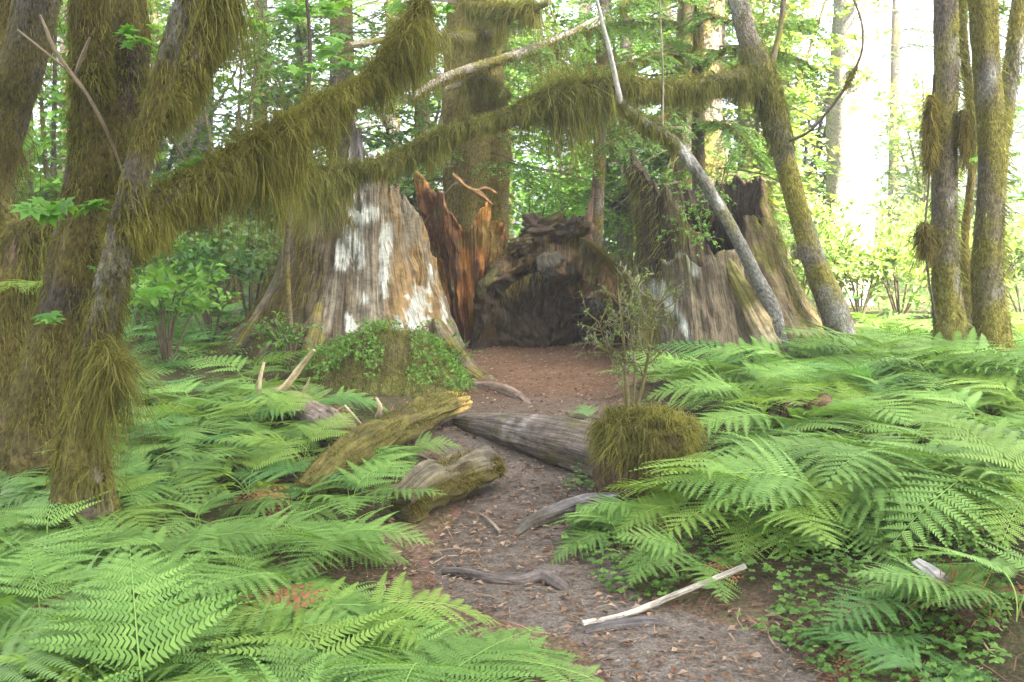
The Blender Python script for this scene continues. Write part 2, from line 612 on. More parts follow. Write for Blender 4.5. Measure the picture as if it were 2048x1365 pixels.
def build_ground():
    xs = np.concatenate([[-300, -120, -60, -40, -30, -24, -18, -14, -11], np.arange(-9, 9.01, .09), [11, 14, 18, 24, 30, 40, 60, 120, 300]])
    ys = np.concatenate([[-80, -40, -20, -10, -5, -2], np.arange(0, 15, .09), np.arange(15, 30, .6), [34, 40, 50, 70, 110, 200, 400]])
    v, f = grid(xs, ys, gz)
    n = fbm(v * np.array([.9, .9, 0]) + 2, 3)
    col = np.ones((len(v), 3)) * (1 + .2 * n)[:, None]
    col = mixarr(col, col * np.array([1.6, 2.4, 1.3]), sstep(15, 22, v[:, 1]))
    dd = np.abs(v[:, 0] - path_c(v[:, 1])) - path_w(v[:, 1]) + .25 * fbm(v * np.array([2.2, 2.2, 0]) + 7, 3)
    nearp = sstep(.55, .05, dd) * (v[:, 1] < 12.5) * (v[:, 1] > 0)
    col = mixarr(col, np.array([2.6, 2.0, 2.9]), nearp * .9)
    g = Geo().add(v, f, None, col)
    o = g.build('ground', M['ground'])
    tag(o, kind='structure')
    # the trodden path
    ys = np.arange(1.0, 12.9, .05)
    us = np.linspace(-1, 1, 41)
    Y, U = np.meshgrid(ys, us, indexing='ij')
    wob = fbm(V3(np.sign(U) * 5, Y * 1.4, 0), 2) * .10
    X = path_c(Y) + U * (path_w(Y) * 1.12 + wob + .06)
    Z = gz(X, Y) + .012 - .05 * np.abs(U) ** 8 + fbm(V3(X * 4, Y * 4, 1.3), 2) * .008
    v = np.stack([X, Y, Z], -1).reshape(-1, 3)
    nu = len(us)
    i = np.arange(len(ys) - 1)[:, None] * nu + np.arange(nu - 1)[None]
    f = np.stack([i, i + 1, i + nu + 1, i + nu], -1).reshape(-1, 4)
    n = fbm(v * 1.1 + 8, 3)
    red = sstep(6.6, 9.0, v[:, 1] + n * .5)
    col = mixarr(np.ones((len(v), 3)), np.array([.86, .62, .46]), red)
    col *= (1 + .2 * n)[:, None]
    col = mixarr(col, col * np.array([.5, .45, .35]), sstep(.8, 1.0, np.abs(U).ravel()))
    g = Geo().add(v, f, None, col)
    tag(g.build('path', M['path']), kind='structure')
    # litter trodden into it: needles, twig bits, leaf flakes
    g = Geo()
    n = 14000
    y = RNG.uniform(2.5, 12.2, n)
    u = RNG.uniform(-1.5, 1.5, n)
    x = path_c(y) + u * (path_w(y) + .1)
    z = gz(x, y) + .022 - .012 * sstep(.8, 1.1, np.abs(u))
    a = RNG.uniform(0, 2 * PI, n)
    d = V3(np.cos(a), np.sin(a), RNG.normal(0, .08, n))
    k = int(n * .7)
    ribbons(g, V3(x, y, z)[:k], d[:k], RNG.gamma(2, .022, k), .02, RNG.uniform(.003, .008, k), 2, side=V3(-np.sin(a), np.cos(a), 0)[:k], wav=.05, tint=RNG.beta(1.2, 2.2, k))
    leaves(g, V3(x, y, z + .004)[k:], d[k:], np.array([0, 0, 1.0]) + RNG.normal(0, .25, (n - k, 3)), RNG.uniform(.015, .05, n - k), .55, tint=RNG.beta(1, 1.8, n - k))
    tag(g.build('leaf_litter', M['litter'], smooth=False), 'brown needles twigs and leaf flakes trodden into the dirt path', 'litter', kind='stuff')


build_ground()


# ------------------------------------------------------------------ shells (stumps)
def shell(geo, c0, c1, rad, top, nth=200, nz=70, th0=0.0, th1=2 * PI, thick=.12, depth=.6, colfn=None, seed=0.0, ridge=.06, rough=.03, fine=1.0):
    """a hollow, fluted wooden shell standing on the ground: axis c0 -> c1 (per unit height), rad(th, h), top(th)"""
    c0, c1 = np.asarray(c0, float), np.asarray(c1, float)
    full = abs(th1 - th0 - 2 * PI) < 1e-6
    th = np.linspace(th0, th1, nth + 1)
    tp = top(th)
    rows = []
    to = np.linspace(0, 1, nz) ** 1.15
    ti = np.linspace(1, 1 - depth, max(6, nz // 2))

    def row(t, inner):
        h = tp * t
        r = rad(th, h)
        q = V3(np.cos(th) * 6 + seed, np.sin(th) * 6, h * .5)
        q2 = V3(np.cos(th) * 17 + seed, np.sin(th) * 17, h * .8)
        fade = 1 if not inner else .6
        r = r + ridge * fade * (vnoise(q) + .45 * vnoise(q2)) * np.clip(.5 + .6 * np.exp(-h / .6), .4, 1.1)
        r = r + fine * .030 * vnoise(V3(np.cos(th) * 38 + seed, np.sin(th) * 38, h * 1.6)) + fine * .014 * vnoise(V3(np.cos(th) * 75 + seed, np.sin(th) * 75, h * 3))
        r = r + rough * fbm(V3(np.cos(th) * 9 + seed, np.sin(th) * 9, h * 6), 3)
        if inner:
            r = np.maximum(r - thick * (1 + .5 * vnoise(q2 + 5)) * (.25 + .75 * sstep(1, .85, np.full_like(th, t))), .04)
        cx = c0[0] + c1[0] * h
        cy = c0[1] + c1[1] * h
        jag = .0
        return V3(cx + np.cos(th) * r, cy + np.sin(th) * r, c0[2] + h + jag)
    P = [row(t, False) for t in to] + [row(t, True) for t in ti]
    nr = len(P)
    P = np.stack(P)
    m = nth + 1
    i = np.arange(nr - 1)[:, None] * m + np.arange(nth)[None]
    f = np.stack([i, i + 1, i + m + 1, i + m], -1).reshape(-1, 4)
    fl = [f]
    if not full:  # close the two torn edges
        for j in (0, nth):
            a = np.arange(min(nz, len(ti)) - 1)
            o_ = (nz - 1 - a) * m + j
            o2 = (nz - 2 - a) * m + j
            q_ = (nz + a) * m + j
            q2 = (nz + a + 1) * m + j
            fl.append(np.stack([o_, o2, q2, q_], -1))
    flat = P.reshape(-1, 3)
    TH = np.broadcast_to(th, (nr, m)).reshape(-1)
    H = flat[:, 2] - c0[2]
    inner = np.repeat(np.arange(nr) >= nz, m)
    rel = np.repeat(np.concatenate([to, ti]), m)
    out = V3(np.cos(TH), np.sin(TH), 0)
    col = colfn(flat, TH, H, rel, inner)
    gr = np.stack([TH * .8, H], -1)
    geo.add(flat, np.concatenate(fl), None, col, gr)
    return flat, out, inner


def angd(th, a):
    return (th - a + PI) % (2 * PI) - PI


def gauss(th, a, s):
    return np.exp(-(angd(th, a) / s) ** 2)


# ---- the big grey stump beside the hollow
SL = gp(718, 10.8)


def left_stump():
    root = thing('cedar_stump', 'huge broken grey stump with white lichen patches, its base flaring onto the mossy mound', 'tree stump', SL)
    L = Local(root)
    bl = []
    for px, py, rx, ry in ((690, 520, 20, 62), (705, 500, 18, 45), (768, 500, 14, 55), (765, 545, 10, 40), (832, 615, 24, 50), (728, 602, 15, 24), (703, 655, 13, 28),
                           (738, 690, 20, 14), (722, 430, 32, 22), (878, 640, 8, 40), (822, 695, 18, 26), (855, 560, 8, 22), (795, 655, 8, 24), (810, 350, 10, 40)):
        p = at(px, py, 9.9)
        bl.append((p[0], p[2], rx * 9.9 / F, ry * 9.9 / F))

    def rad(th, h):
        r = .60 + .60 * np.exp(-h / 1.05)
        lob = gauss(th, R(-58), .30) * .62 + gauss(th, R(-118), .30) * .30 + gauss(th, R(-165), .35) * .65 + gauss(th, R(-20), .25) * .15 + gauss(th, R(100), .4) * .4
        return r + lob * np.exp(-h / .42) - .10 * gauss(th, R(-40), .12) - .05 * gauss(th, R(-85), .10) - .05 * gauss(th, R(-105), .06)

    def top(th):
        t = 1.86 + .30 * gauss(th, R(-66), .10) + .10 * gauss(th, R(-100), .2) + .8 * gauss(th, R(105), .22) + .2 * gauss(th, R(160), .5) - .25 * gauss(th, R(-82), .10) - 1.1 * gauss(th, R(12), .55)
        t = t + .12 * vnoise(V3(np.cos(th) * 9, np.sin(th) * 9, 3.3)) + .10 * vnoise(V3(np.cos(th) * 26, np.sin(th) * 26, 1.3)) + .05 * vnoise(V3(np.cos(th) * 60, np.sin(th) * 60, 1.3))
        return t

    def colfn(p, th, h, rel, inner):
        n = fbm(V3(np.cos(th) * 5, np.sin(th) * 5, h * 1.2), 3)
        n2 = fbm(p * 5.5, 3)
        c = mixarr(np.broadcast_to((.155, .135, .095), p.shape), (.075, .06, .036), sstep(-.25, .35, n))
        # warm yellowish raw wood towards the torn side
        warm = sstep(-78, -55, np.degrees(angd(th, 0))) * sstep(.25, .6, h)
        c = mixarr(c, (.235, .155, .06), warm * sstep(-.5, .3, n) * .85)
        # lichen
        n3 = fbm(p * np.array([30, 30, 6.0]), 2)
        li = np.zeros(len(p))
        for x, z, rx, rz in bl:
            d = ((p[:, 0] - x) / rx) ** 2 + ((p[:, 2] - z) / rz) ** 2
            li = np.maximum(li, sstep(1.0, .45, d * 1.2 + n2 * 1.2 + 1.2 * n3))
        li *= (p[:, 1] < SL[1])
        c = mixarr(c, (.36, .38, .33), li * .85)
        # moss on the shaded flank and the foot
        ms = sstep(-100, -124, np.degrees(angd(th, R(0)) - 2 * PI * (angd(th, 0) > R(60)))) * .8
        c = mixarr(c, (.060, .052, .022), np.clip(ms * 1.15 * sstep(-.8, .2, n2) + sstep(.34, .05, h + n2 * .15) * .9, 0, 1))
        c = mixarr(c, (.11, .062, .03), inner * 1.0)
        return c
    g = Geo()
    shell(g, SL - [0, 0, .12], (.02, .02), rad, top, 300, 90, thick=.16, depth=.85, colfn=colfn, seed=1.7, ridge=.075)
    L.build(g, 'stump_shell', M['stump'], root)

    # the orange rotten slab still standing on the torn side
    cs = gp(940, 11.62)

    def rad2(th, h):
        return .25 + .17 * h + .04 * np.sin(th * 9) * sstep(0, .6, h)

    def top2(th):
        return 1.45 + .58 * gauss(th, R(208), .34) + .36 * gauss(th, R(240), .35) + .25 * gauss(th, R(300), .25) + .07 * vnoise(V3(th * 5, 3, 3.3)) + .03 * vnoise(V3(th * 16, 1, 3.3)) + .03 * vnoise(V3(th * 40, 1, 3.3))

    def col2(p, th, h, rel, inner):
        n = fbm(V3(th * 6, h * 1.3, p[:, 1]), 3)
        c = mixarr(np.broadcast_to((.27, .115, .030), p.shape), (.10, .05, .022), sstep(-.15, .45, n))
        c = mixarr(c, (.50, .26, .07), sstep(.25, .6, -n) * .8)
        c = mixarr(c, (.10, .095, .025), sstep(-.05, .4, fbm(p * 4 + 7, 2)) * .7)
        return mixarr(c, (.10, .05, .025), sstep(.7, .1, h))
    g = Geo()
    shell(g, cs - [0, 0, .1], (-.03, .0), rad2, top2, 120, 70, R(165), R(345), thick=.16, depth=.97, colfn=col2, seed=4.1, ridge=.06, rough=.05)
    o = L.build(g, 'rotten_slab', M['stump'], root)
    tag(o, 'orange rotten slab of the stump')
    # pale twisted root fibres over its top
    g = Geo()
    kn = bark_col((.20, .12, .05), (.14, .10, .03), (.30, .22, .12), -.2, .4)
    for pts in ([(905, 350), (935, 375), (965, 392), (985, 410)], [(950, 385), (975, 378), (994, 388)]):
        Limb([at(x, y, 11.25 - .05 * k) for k, (x, y) in enumerate(pts)], [.022, .028, .016], 16).tube(g, 8, .5, colfn=kn, ridge=.3)
    L.build(g, 'twisted_root', M['log'], root)
    # the white splintered snag at the back
    g = Geo()
    sn = gp(726, 11.5)

    def col3(p, th, h, rel, inner):
        n = fbm(V3(th * 3, h * 2.0, 2), 3)
        return mixarr(np.broadcast_to((.36, .34, .32), p.shape), (.13, .11, .09), sstep(-.1, .4, n))
    shell(g, [sn[0], sn[1], 2.0], (-.02, 0), lambda th, h: .20 - .05 * h, lambda th: .62 + .42 * gauss(th, R(-95), .5) + .2 * vnoise(V3(np.cos(th) * 6, np.sin(th) * 6, 2)), 60, 30, thick=.08, depth=.6, colfn=col3, seed=8, ridge=.05, rough=.06)
    L.build(g, 'splintered_snag', M['stump'], root)
    # roots running off the base
    rc = bark_col((.13, .10, .065), (.12, .105, .025), (.3, .28, .22), .1, .4)
    for pts, rr in (([(872, 640, 10.4), (893, 690, 10.0), (930, 742, 9.7), (990, 778, 9.35), (1040, 805, 9.0)], [.05, .11, .11, .08, .03]),
                    ([(600, 500, 10.75), (582, 570, 10.6), (546, 625, 10.45), (505, 668, 10.3), (470, 705, 10.1)], [.05, .13, .14, .11, .05]),
                    ([(650, 600, 10.1), (640, 660, 9.9), (625, 720, 9.7)], [.10, .13, .12])):
        g = Geo()
        Limb([at(*q) for q in pts], rr, 30).tube(g, 12, .25, colfn=rc, ridge=.2)
        L.build(g, 'root', M['stump'], root)
    # moss growing on the shaded flank
    g = Geo()
    n = 8000
    th = RNG.uniform(R(175), R(275), n)
    h = RNG.uniform(.1, 1.75, n)
    r = rad(th, h) + .01
    p = V3(SL[0] + np.cos(th) * r, SL[1] + np.sin(th) * r, SL[2] + h - .1)
    out = V3(np.cos(th), np.sin(th), 0)
    keep = fbm(p * 2.5, 2) + .35 * (np.degrees(th) < 235) + .3 * (h > 1.35) - .35 * (np.degrees(th) > 255) - .1 > RNG.uniform(-.4, .5, n)
    ribbons(g, p[keep], out[keep] * .5 + np.array([0, 0, -.6]), RNG.gamma(2, .035, keep.sum()), .3, RNG.uniform(.005, .012, keep.sum()), 3, wav=.25)
    L.build(g, 'moss', M['moss_dark'], root)


left_stump()

# ---- the broken stump on the other side of the hollow
SR = gp(1462, 10.6)


def right_stump():
    root = thing('hollow_stump', 'hollow broken stump with a dark rotten spike, its grey flank behind the leaning sapling', 'tree stump', SR)
    L = Local(root)
    ax = (-.20, .02)

    def rad(th, h):
        r = .66 + .34 * np.exp(-h / .7)
        return r + (gauss(th, R(-55), .25) * .30 + gauss(th, R(-5), .35) * .35 + gauss(th, R(-125), .3) * .2 + gauss(th, R(180), .3) * .1) * np.exp(-h / .5)

    def top(th):
        t = 1.88 + .24 * gauss(th, R(184), .40) + .06 * gauss(th, R(-8), .22) - .25 * gauss(th, R(120), .2) - .85 * gauss(th, R(-88), .56) - .35 * gauss(th, R(-45), .16)
        return t + .12 * vnoise(V3(np.cos(th) * 8, np.sin(th) * 8, 7.3)) + .06 * vnoise(V3(np.cos(th) * 20, np.sin(th) * 20, 7.3)) + .03 * vnoise(V3(np.cos(th) * 60, np.sin(th) * 60, 7.3))

    sp = [at(1325, 590, 9.9), at(1350, 640, 9.8), at(1380, 640, 9.8), at(1370, 530, 9.9)]

    def colfn(p, th, h, rel, inner):
        d = np.degrees(angd(th, 0))
        n = fbm(V3(np.cos(th) * 5, np.sin(th) * 5, h * 1.2 + 4), 3)
        c = mixarr(np.broadcast_to((.145, .118, .072), p.shape), (.08, .06, .034), sstep(-.2, .5, n))
        c = mixarr(c, (.25, .175, .075), sstep(-62, -30, d) * sstep(-.5, .2, n) * .9 * sstep(60, 20, d))   # tan outer face
        c = mixarr(c, (.15, .145, .035), sstep(-.1, .4, fbm(p * 3.2, 3)) * .8)
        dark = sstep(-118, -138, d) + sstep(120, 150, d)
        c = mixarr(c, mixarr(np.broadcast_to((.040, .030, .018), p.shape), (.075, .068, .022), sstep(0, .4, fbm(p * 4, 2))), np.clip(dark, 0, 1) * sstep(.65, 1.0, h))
        li = np.zeros(len(p))
        for q, rx, rz in ((sp[0], .05, .28), (sp[1], .045, .2), (sp[2], .035, .12), (sp[3], .07, .13)):
            e = ((p[:, 0] - q[0] - (q[2] - p[:, 2]) * .35) / rx) ** 2 + ((p[:, 2] - q[2]) / rz) ** 2
            li = np.maximum(li, sstep(1.3, .4, e + .9 * fbm(p * 6, 3)))
        c = mixarr(c, (.36, .39, .34), li * .85 * (p[:, 1] < SR[1]))
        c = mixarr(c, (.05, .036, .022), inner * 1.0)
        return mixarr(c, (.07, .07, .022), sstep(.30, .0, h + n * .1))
    g = Geo()
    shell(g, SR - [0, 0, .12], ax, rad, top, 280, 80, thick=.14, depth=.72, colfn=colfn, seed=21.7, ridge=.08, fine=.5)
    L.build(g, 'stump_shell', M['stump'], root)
    g = Geo()
    n = 10000
    th = RNG.uniform(R(150), R(400), n)
    tp = top(th)
    h = tp * RNG.beta(1.6, 1.1, n)
    r = rad(th, h) + .01
    p = V3(SR[0] + ax[0] * h + np.cos(th) * r, SR[1] + ax[1] * h + np.sin(th) * r, SR[2] + h - .1)
    dg = np.degrees(angd(th, 0))
    kp = fbm(p * 2.6 + 3, 2) + .5 * (np.abs(dg) > 140) + .35 * (dg > -40) - .05 > RNG.uniform(-.3, .5, n)
    ribbons(g, p[kp], (V3(np.cos(th), np.sin(th), -.9 + 0 * th) + RNG.normal(0, .5, (n, 3)))[kp], RNG.gamma(2, .035, kp.sum()), .3, RNG.uniform(.005, .011, kp.sum()), 3, wav=.25)
    L.build(g, 'moss', M['moss_green'], root)
    # the squared buttress slab in front
    g = Geo()
    cs = gp(1425, 9.75)

    def rad2(th, h):
        return .30 + .26 * np.exp(-h / .8) + .10 * gauss(th, R(-35), .2)

    def col2(p, th, h, rel, inner):
        n = fbm(V3(th * 5, h * 1.2, 9), 3)
        c = mixarr(np.broadcast_to((.125, .105, .068), p.shape), (.13, .105, .07), sstep(-.2, .4, n))
        c = mixarr(c, (.33, .27, .13), gauss(th, R(-28), .2) * .8)
        for q, rx, rz in ((sp[0], .045, .26), (sp[1], .045, .2), (sp[3], .06, .13)):
            e = ((p[:, 0] - q[0] - (q[2] - p[:, 2]) * .35) / rx) ** 2 + ((p[:, 2] - q[2]) / rz) ** 2
            c = mixarr(c, (.36, .39, .34), sstep(1.3, .4, e + .9 * fbm(p * 6, 3)) * .85)
        return mixarr(c, (.10, .10, .03), sstep(-.1, .4, fbm(p * 3, 2)) * .7)
    shell(g, cs - [0, 0, .12], (-.13, .06), rad2, lambda th: 1.14 + .06 * gauss(th, R(-40), .3) + .07 * vnoise(V3(th * 2.2, 1, 2)) + .03 * vnoise(V3(th * 13, 1, 2)), 120, 50, R(175), R(370), thick=.14, depth=.9, colfn=col2, seed=5.5, ridge=.025, fine=.3)
    L.build(g, 'buttress_slab', M['stump'], root)
    g = Geo()
    Limb([at(1440, 505, 9.6), at(1480, 575, 9.5), at(1520, 650, 9.35), at(1560, 725, 9.2)], [.05, .09, .11, .09], 26).tube(g, 12, .2, colfn=bark_col((.27, .22, .12), (.15, .14, .04), (.36, .33, .24), -.1, .5), ridge=.2)
    L.build(g, 'root', M['stump'], root)


right_stump()


# ---- the hollow log end between the stumps
HC = gp(1102, 11.3)


def blob(geo, c, rad, rough=.3, freq=2.2, colfn=None, seed=0.0, nu=40, nv=24, stretch=(1, 1, 1), tilt=None):
    """a crumbling lump: an ellipsoid broken up by noise at several scales"""
    th = np.linspace(0, 2 * PI, nu + 1)
    ph = np.linspace(.02, PI - .02, nv)
    T, Pn = np.meshgrid(th, ph)
    d = V3(np.sin(Pn) * np.cos(T), np.sin(Pn) * np.sin(T), np.cos(Pn)).reshape(-1, 3)
    k = 1 + rough * fbm(d * freq * np.asarray(stretch) + seed, 4) + rough * .6 * np.abs(vnoise(d * freq * 1.7 * np.asarray(stretch) + seed + 5))
    v = d * k[:, None] * np.asarray(rad)
    if tilt is not None:
        ca, sa = math.cos(tilt), math.sin(tilt)
        v = np.stack([v[:, 0] * ca - v[:, 2] * sa, v[:, 1], v[:, 0] * sa + v[:, 2] * ca], 1)
    v = v + np.asarray(c)
    m = nu + 1
    i = np.arange(nv - 1)[:, None] * m + np.arange(nu)[None]
    f = np.stack([i, i + m, i + m + 1, i + 1], -1).reshape(-1, 4)
    geo.add(v, f, None, colfn(v, d, np.zeros(len(v))) if colfn else None, np.stack([v[:, 0] + v[:, 1], v[:, 2]], 1))


def hollow():
    root = thing('hollow_log', 'rounded rotting log end with a dark cave-like hollow between the two big stumps', 'hollow log', HC)
    L = Local(root)
    W, H = .96, 1.38
    t = np.linspace(0, 1, 84)
    ph = np.linspace(-.14, PI + .14, 181)
    # how far down the worn face reaches before the dark undercut begins, round the arch
    lipx = .89 + .10 * vnoise(V3(ph * 2.2, 1, 3)) + .03 * vnoise(V3(ph * 7, 4, 3))
    lipz = .60 + .20 * vnoise(V3(ph * 1.7, 7, 3)) + .06 * vnoise(V3(ph * 6, 9, 3)) + .05 * np.cos(ph - .9)
    P = []
    prof = np.array([(0, 1.9), (0, 1.2), (0, .6), (.03, .24), (.15, .03), (.36, -.10), (.60, -.17), (.82, -.18), (.97, -.10), (1.02, -.02), (1.10, .07), (1.3, .16), (1.7, .24), (2.2, .28), (2.7, .28), (3.0, .27)])
    tt = np.linspace(0, 1, len(prof))
    for tv in t:
        a, y = np.interp(tv, tt, prof[:, 0]), np.interp(tv, tt, prof[:, 1])
        k = np.minimum(a, 1)
        sx = 1 - (1 - lipx) * k
        sz = 1 - (1 - lipz) * k
        if a > 1:
            sx, sz = sx * (3.02 - a) / 2.02, sz * (3.02 - a) / 2.02
        ww = sx * W * (1 + .05 * np.sin(ph * 3 + 1))
        P.append(V3(HC[0] + np.cos(ph) * ww, HC[1] + y + .10 * np.cos(ph) - .08 * np.sin(ph) * (k if a <= 1 else 1), HC[2] + np.sin(ph) * sz * H))
    P = np.stack(P)
    q = P.reshape(-1, 3)
    T = np.repeat(t, len(ph))
    PH = np.tile(ph, len(t))
    cen = np.array([HC[0], HC[1] + .8, HC[2] + .3])
    nrm = norm(q - cen)
    face = np.where(T > .42, 1.0, np.exp(-((T - .42) / .24) ** 2)) * sstep(1.0, .97, T)
    q = q + nrm * (fbm(q * 2.6 + 4, 4) * (.05 + .05 * face))[:, None]
    q[:, 1] += -.16 * fbm(q * np.array([3.5, 1, 3.5]), 4) * face - .05 * fbm(q * np.array([14, 3, 9.0]), 2) * face
    m = len(ph)
    i = np.arange(len(t) - 1)[:, None] * m + np.arange(m - 1)[None]
    f = np.stack([i, i + 1, i + m + 1, i + m], -1).reshape(-1, 4)
    n = fbm(q * 4, 3)
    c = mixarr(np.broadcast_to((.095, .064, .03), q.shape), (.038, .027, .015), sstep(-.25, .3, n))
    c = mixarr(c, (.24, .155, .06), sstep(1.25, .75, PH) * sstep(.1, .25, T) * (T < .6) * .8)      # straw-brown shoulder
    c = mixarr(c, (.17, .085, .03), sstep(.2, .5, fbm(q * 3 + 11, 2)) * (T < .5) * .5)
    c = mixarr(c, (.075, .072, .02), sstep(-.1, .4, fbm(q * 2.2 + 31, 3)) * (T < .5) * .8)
    c = mixarr(c, (.040, .030, .018), np.maximum(.9 * sstep(.48, .62, T), .75 * sstep(.75, .35, q[:, 2] - HC[2] + .15 * n) * sstep(.15, .3, T)))  # shade of the undercut and low legs painted into the wood colour
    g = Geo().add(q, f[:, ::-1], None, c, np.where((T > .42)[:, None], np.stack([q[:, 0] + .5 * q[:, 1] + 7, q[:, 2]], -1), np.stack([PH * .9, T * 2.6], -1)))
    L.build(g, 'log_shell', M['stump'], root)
    g = Geo()
    blob(g, at(1103, 530, HC[1] - .16), (.15, .10, .14), .25, 2.5, flat_col((.10, .092, .065), .5), 3)
    L.build(g, 'knot', M['log'], root)
    g = Geo()
    blob(g, at(1195, 610, HC[1] - .02), (.10, .08, .10), .3, 2.5, flat_col((.09, .085, .07), .5), 13)
    L.build(g, 'knot', M['log'], root)
    dk = bark_col((.055, .04, .027), (.07, .058, .022), (.13, .10, .08), -.15, .3)
    for x, y, Y, rd, sd_, tl_ in ((1092, 462, 11.5, (.26, .22, .15), 1, .1), (1152, 455, 11.35, (.12, .13, .08), 5, .6), (1045, 490, 11.3, (.13, .14, .08), 9, .3)):
        g = Geo()
        blob(g, at(x, y, Y), rd, .55, 2.0, dk, sd_, 64, 40, (1, 1, 1.1), tl_)
        L.build(g, 'rotten_chunk', M['log'], root)
    g = Geo()
    Limb([at(1168, 500, 11.6), at(1178, 440, 11.6), at(1187, 375, 11.65)], [.10, .05, .006], 24).tube(g, 10, .4, colfn=flat_col((.15, .095, .06), .4), ridge=.45)
    L.build(g, 'wood_spike', M['log'], root)
    # strawy root fibres combed over the shoulder, rootlets hanging over the dark mouth, and moss
    g = Geo()
    n = 1500
    ph = RNG.uniform(.15, 1.25, n)
    y = RNG.uniform(-.12, .45, n)
    p = V3(HC[0] + np.cos(ph) * W * .99, HC[1] + y, HC[2] + np.sin(ph) * H * .99)
    ribbons(g, p, V3(np.sin(ph), -.35 + 0 * ph, -np.cos(ph) * .9) + RNG.normal(0, .2, (n, 3)), RNG.uniform(.08, .45, n), .25, RNG.uniform(.004, .009, n), 4, wav=.1)
    n = 450
    ph = RNG.uniform(.25, 2.9, n)
    p = V3(HC[0] + np.cos(ph) * W * .82, HC[1] - .12 + RNG.uniform(-.05, .1, n), HC[2] + np.sin(ph) * H * .66)
    ribbons(g, p, np.array([0, -.1, -1]) + RNG.normal(0, .25, (n, 3)), RNG.gamma(2, .06, n), .1, RNG.uniform(.003, .007, n), 4, wav=.15)
    L.build(g, 'root_fibres', M['moss_dark'], root)
    g = Geo()
    n = 3000
    ph = RNG.uniform(.5, 2.9, n)
    y = RNG.uniform(-.10, .7, n)
    p = V3(HC[0] + np.cos(ph) * W * .97, HC[1] + y, HC[2] + np.sin(ph) * H * .97)
    kp = fbm(p * 2.6, 2) > -.1
    ribbons(g, p[kp], (V3(np.cos(ph), -.4 + 0 * ph, np.sin(ph)) + RNG.normal(0, .5, (n, 3)))[kp], RNG.uniform(.02, .09, n)[kp], .7, RNG.uniform(.005, .011, n)[kp], 2)
    L.build(g, 'moss', M['moss_dark'], root)


hollow()

# ------------------------------------------------------------------ mossy trees
def px_pts(lst):
    """list of (px, py, depth): real points in the place at those depths"""
    return [at(*q) for q in lst]


def leaf_spray(root, L, base, d, n, size, mat, name='leaf_spray', twig=True, spread=.35):
    """a twig with flat palmate leaves"""
    g = Geo()
    base = np.asarray(base, float)
    d = norm(np.asarray(d, float))
    for k in range(n):
        t = RNG.uniform(.2, 1)
        c = base + d * t * spread * 1.6 + RNG.normal(0, spread * .28, 3) * np.array([1, 1, .45])
        ribbons(g, base[None], (c - base)[None], float(np.linalg.norm(c - base)), .0, .006, 3, wav=.05, tint=np.array([.1]))
        up = norm(np.array([0, -.25, 1]) + RNG.normal(0, .35, 3))
        a0 = RNG.uniform(0, 2 * PI)
        e1 = norm(np.cross(up, [math.cos(a0), math.sin(a0), .1]))
        e2 = np.cross(up, e1)
        m = 7
        an = np.linspace(-2.2, 2.2, m)
        dd = np.cos(an)[:, None] * e1 + np.sin(an)[:, None] * e2
        ti = RNG.uniform(0, 1)
        leaves(g, np.tile(c, (m, 1)), dd, up, size * (1 - .09 * np.abs(an)) * RNG.uniform(.8, 1.2), .55, tint=np.clip(ti + RNG.normal(0, .08, m), 0, 1), fold=.05)
    L.build(g, name, mat, root)


def mossy_tree(label, base, stems, group=None, name='mossy_maple'):
    root = thing(name, label, 'tree', base, 0, group)
    return root, Local(root)


BK = dict(bark=(.085, .07, .05), moss=(.12, .095, .022), grey=(.26, .25, .22))

# heavy double trunk near the edge
b = G(105, 975)
root, L = mossy_tree('thick moss-wrapped tree whose trunk forks in two, behind the slimmer leaning one', b, 0)
Yb = float(b[1])
trunk = Limb([b + [-.02, 0, -.15], *px_pts([(92, 860, Yb), (118, 700, Yb), (145, 560, Yb), (172, 430, Yb + .1), (205, 300, Yb + .15), (215, 220, Yb + .2)])], [.32, .21, .165, .14, .13, .17, .20], 60)
g = Geo()
trunk.tube(g, 28, .12, 6, bark_col((.045, .034, .024), (.085, .07, .018), (.16, .15, .12), .4, .15), ridge=.12)
L.build(g, 'trunk', M['bark'], root)
mo = Geo()
moss_tufts(mo, trunk, 9000, .06, .011)
for k, (pts, rr) in enumerate((([(205, 300, Yb + .15), (185, 200, Yb + .05), (178, 90, Yb), (180, -60, Yb - .1)], [.15, .105, .10, .095]),
                               ([(215, 290, Yb + .2), (250, 190, Yb + .25), (255, 80, Yb + .3), (250, -60, Yb + .35)], [.16, .12, .115, .11]))):
    st = Limb(px_pts(pts), rr, 40)
    g = Geo()
    st.tube(g, 22, .14, 6, bark_col((.05, .038, .026), (.09, .075, .018), (.16, .15, .12), .4, .15), ridge=.1)
    L.build(g, 'fork_stem', M['bark'], root)
    moss_tufts(mo, st, 3600, .06, .011)
    moss_curtain(mo, st, 500, lambda u: .22, .010, 0, 1, 3, seed=k)
moss_curtain(mo, trunk, 700, lambda u: .13 + 0 * u, .011, .1, 1, 3, seed=3.3)
L.build(mo, 'moss', M['moss'], root)
for (x, y, n, s) in ((40, 425, 7, .10), (110, 415, 6, .10), (470 - 250, 75, 5, .07)):
    leaf_spray(root, L, at(x, y, Yb - .5), (1, -.3, .05), n, s, M['leaf_lime'], spread=.16)

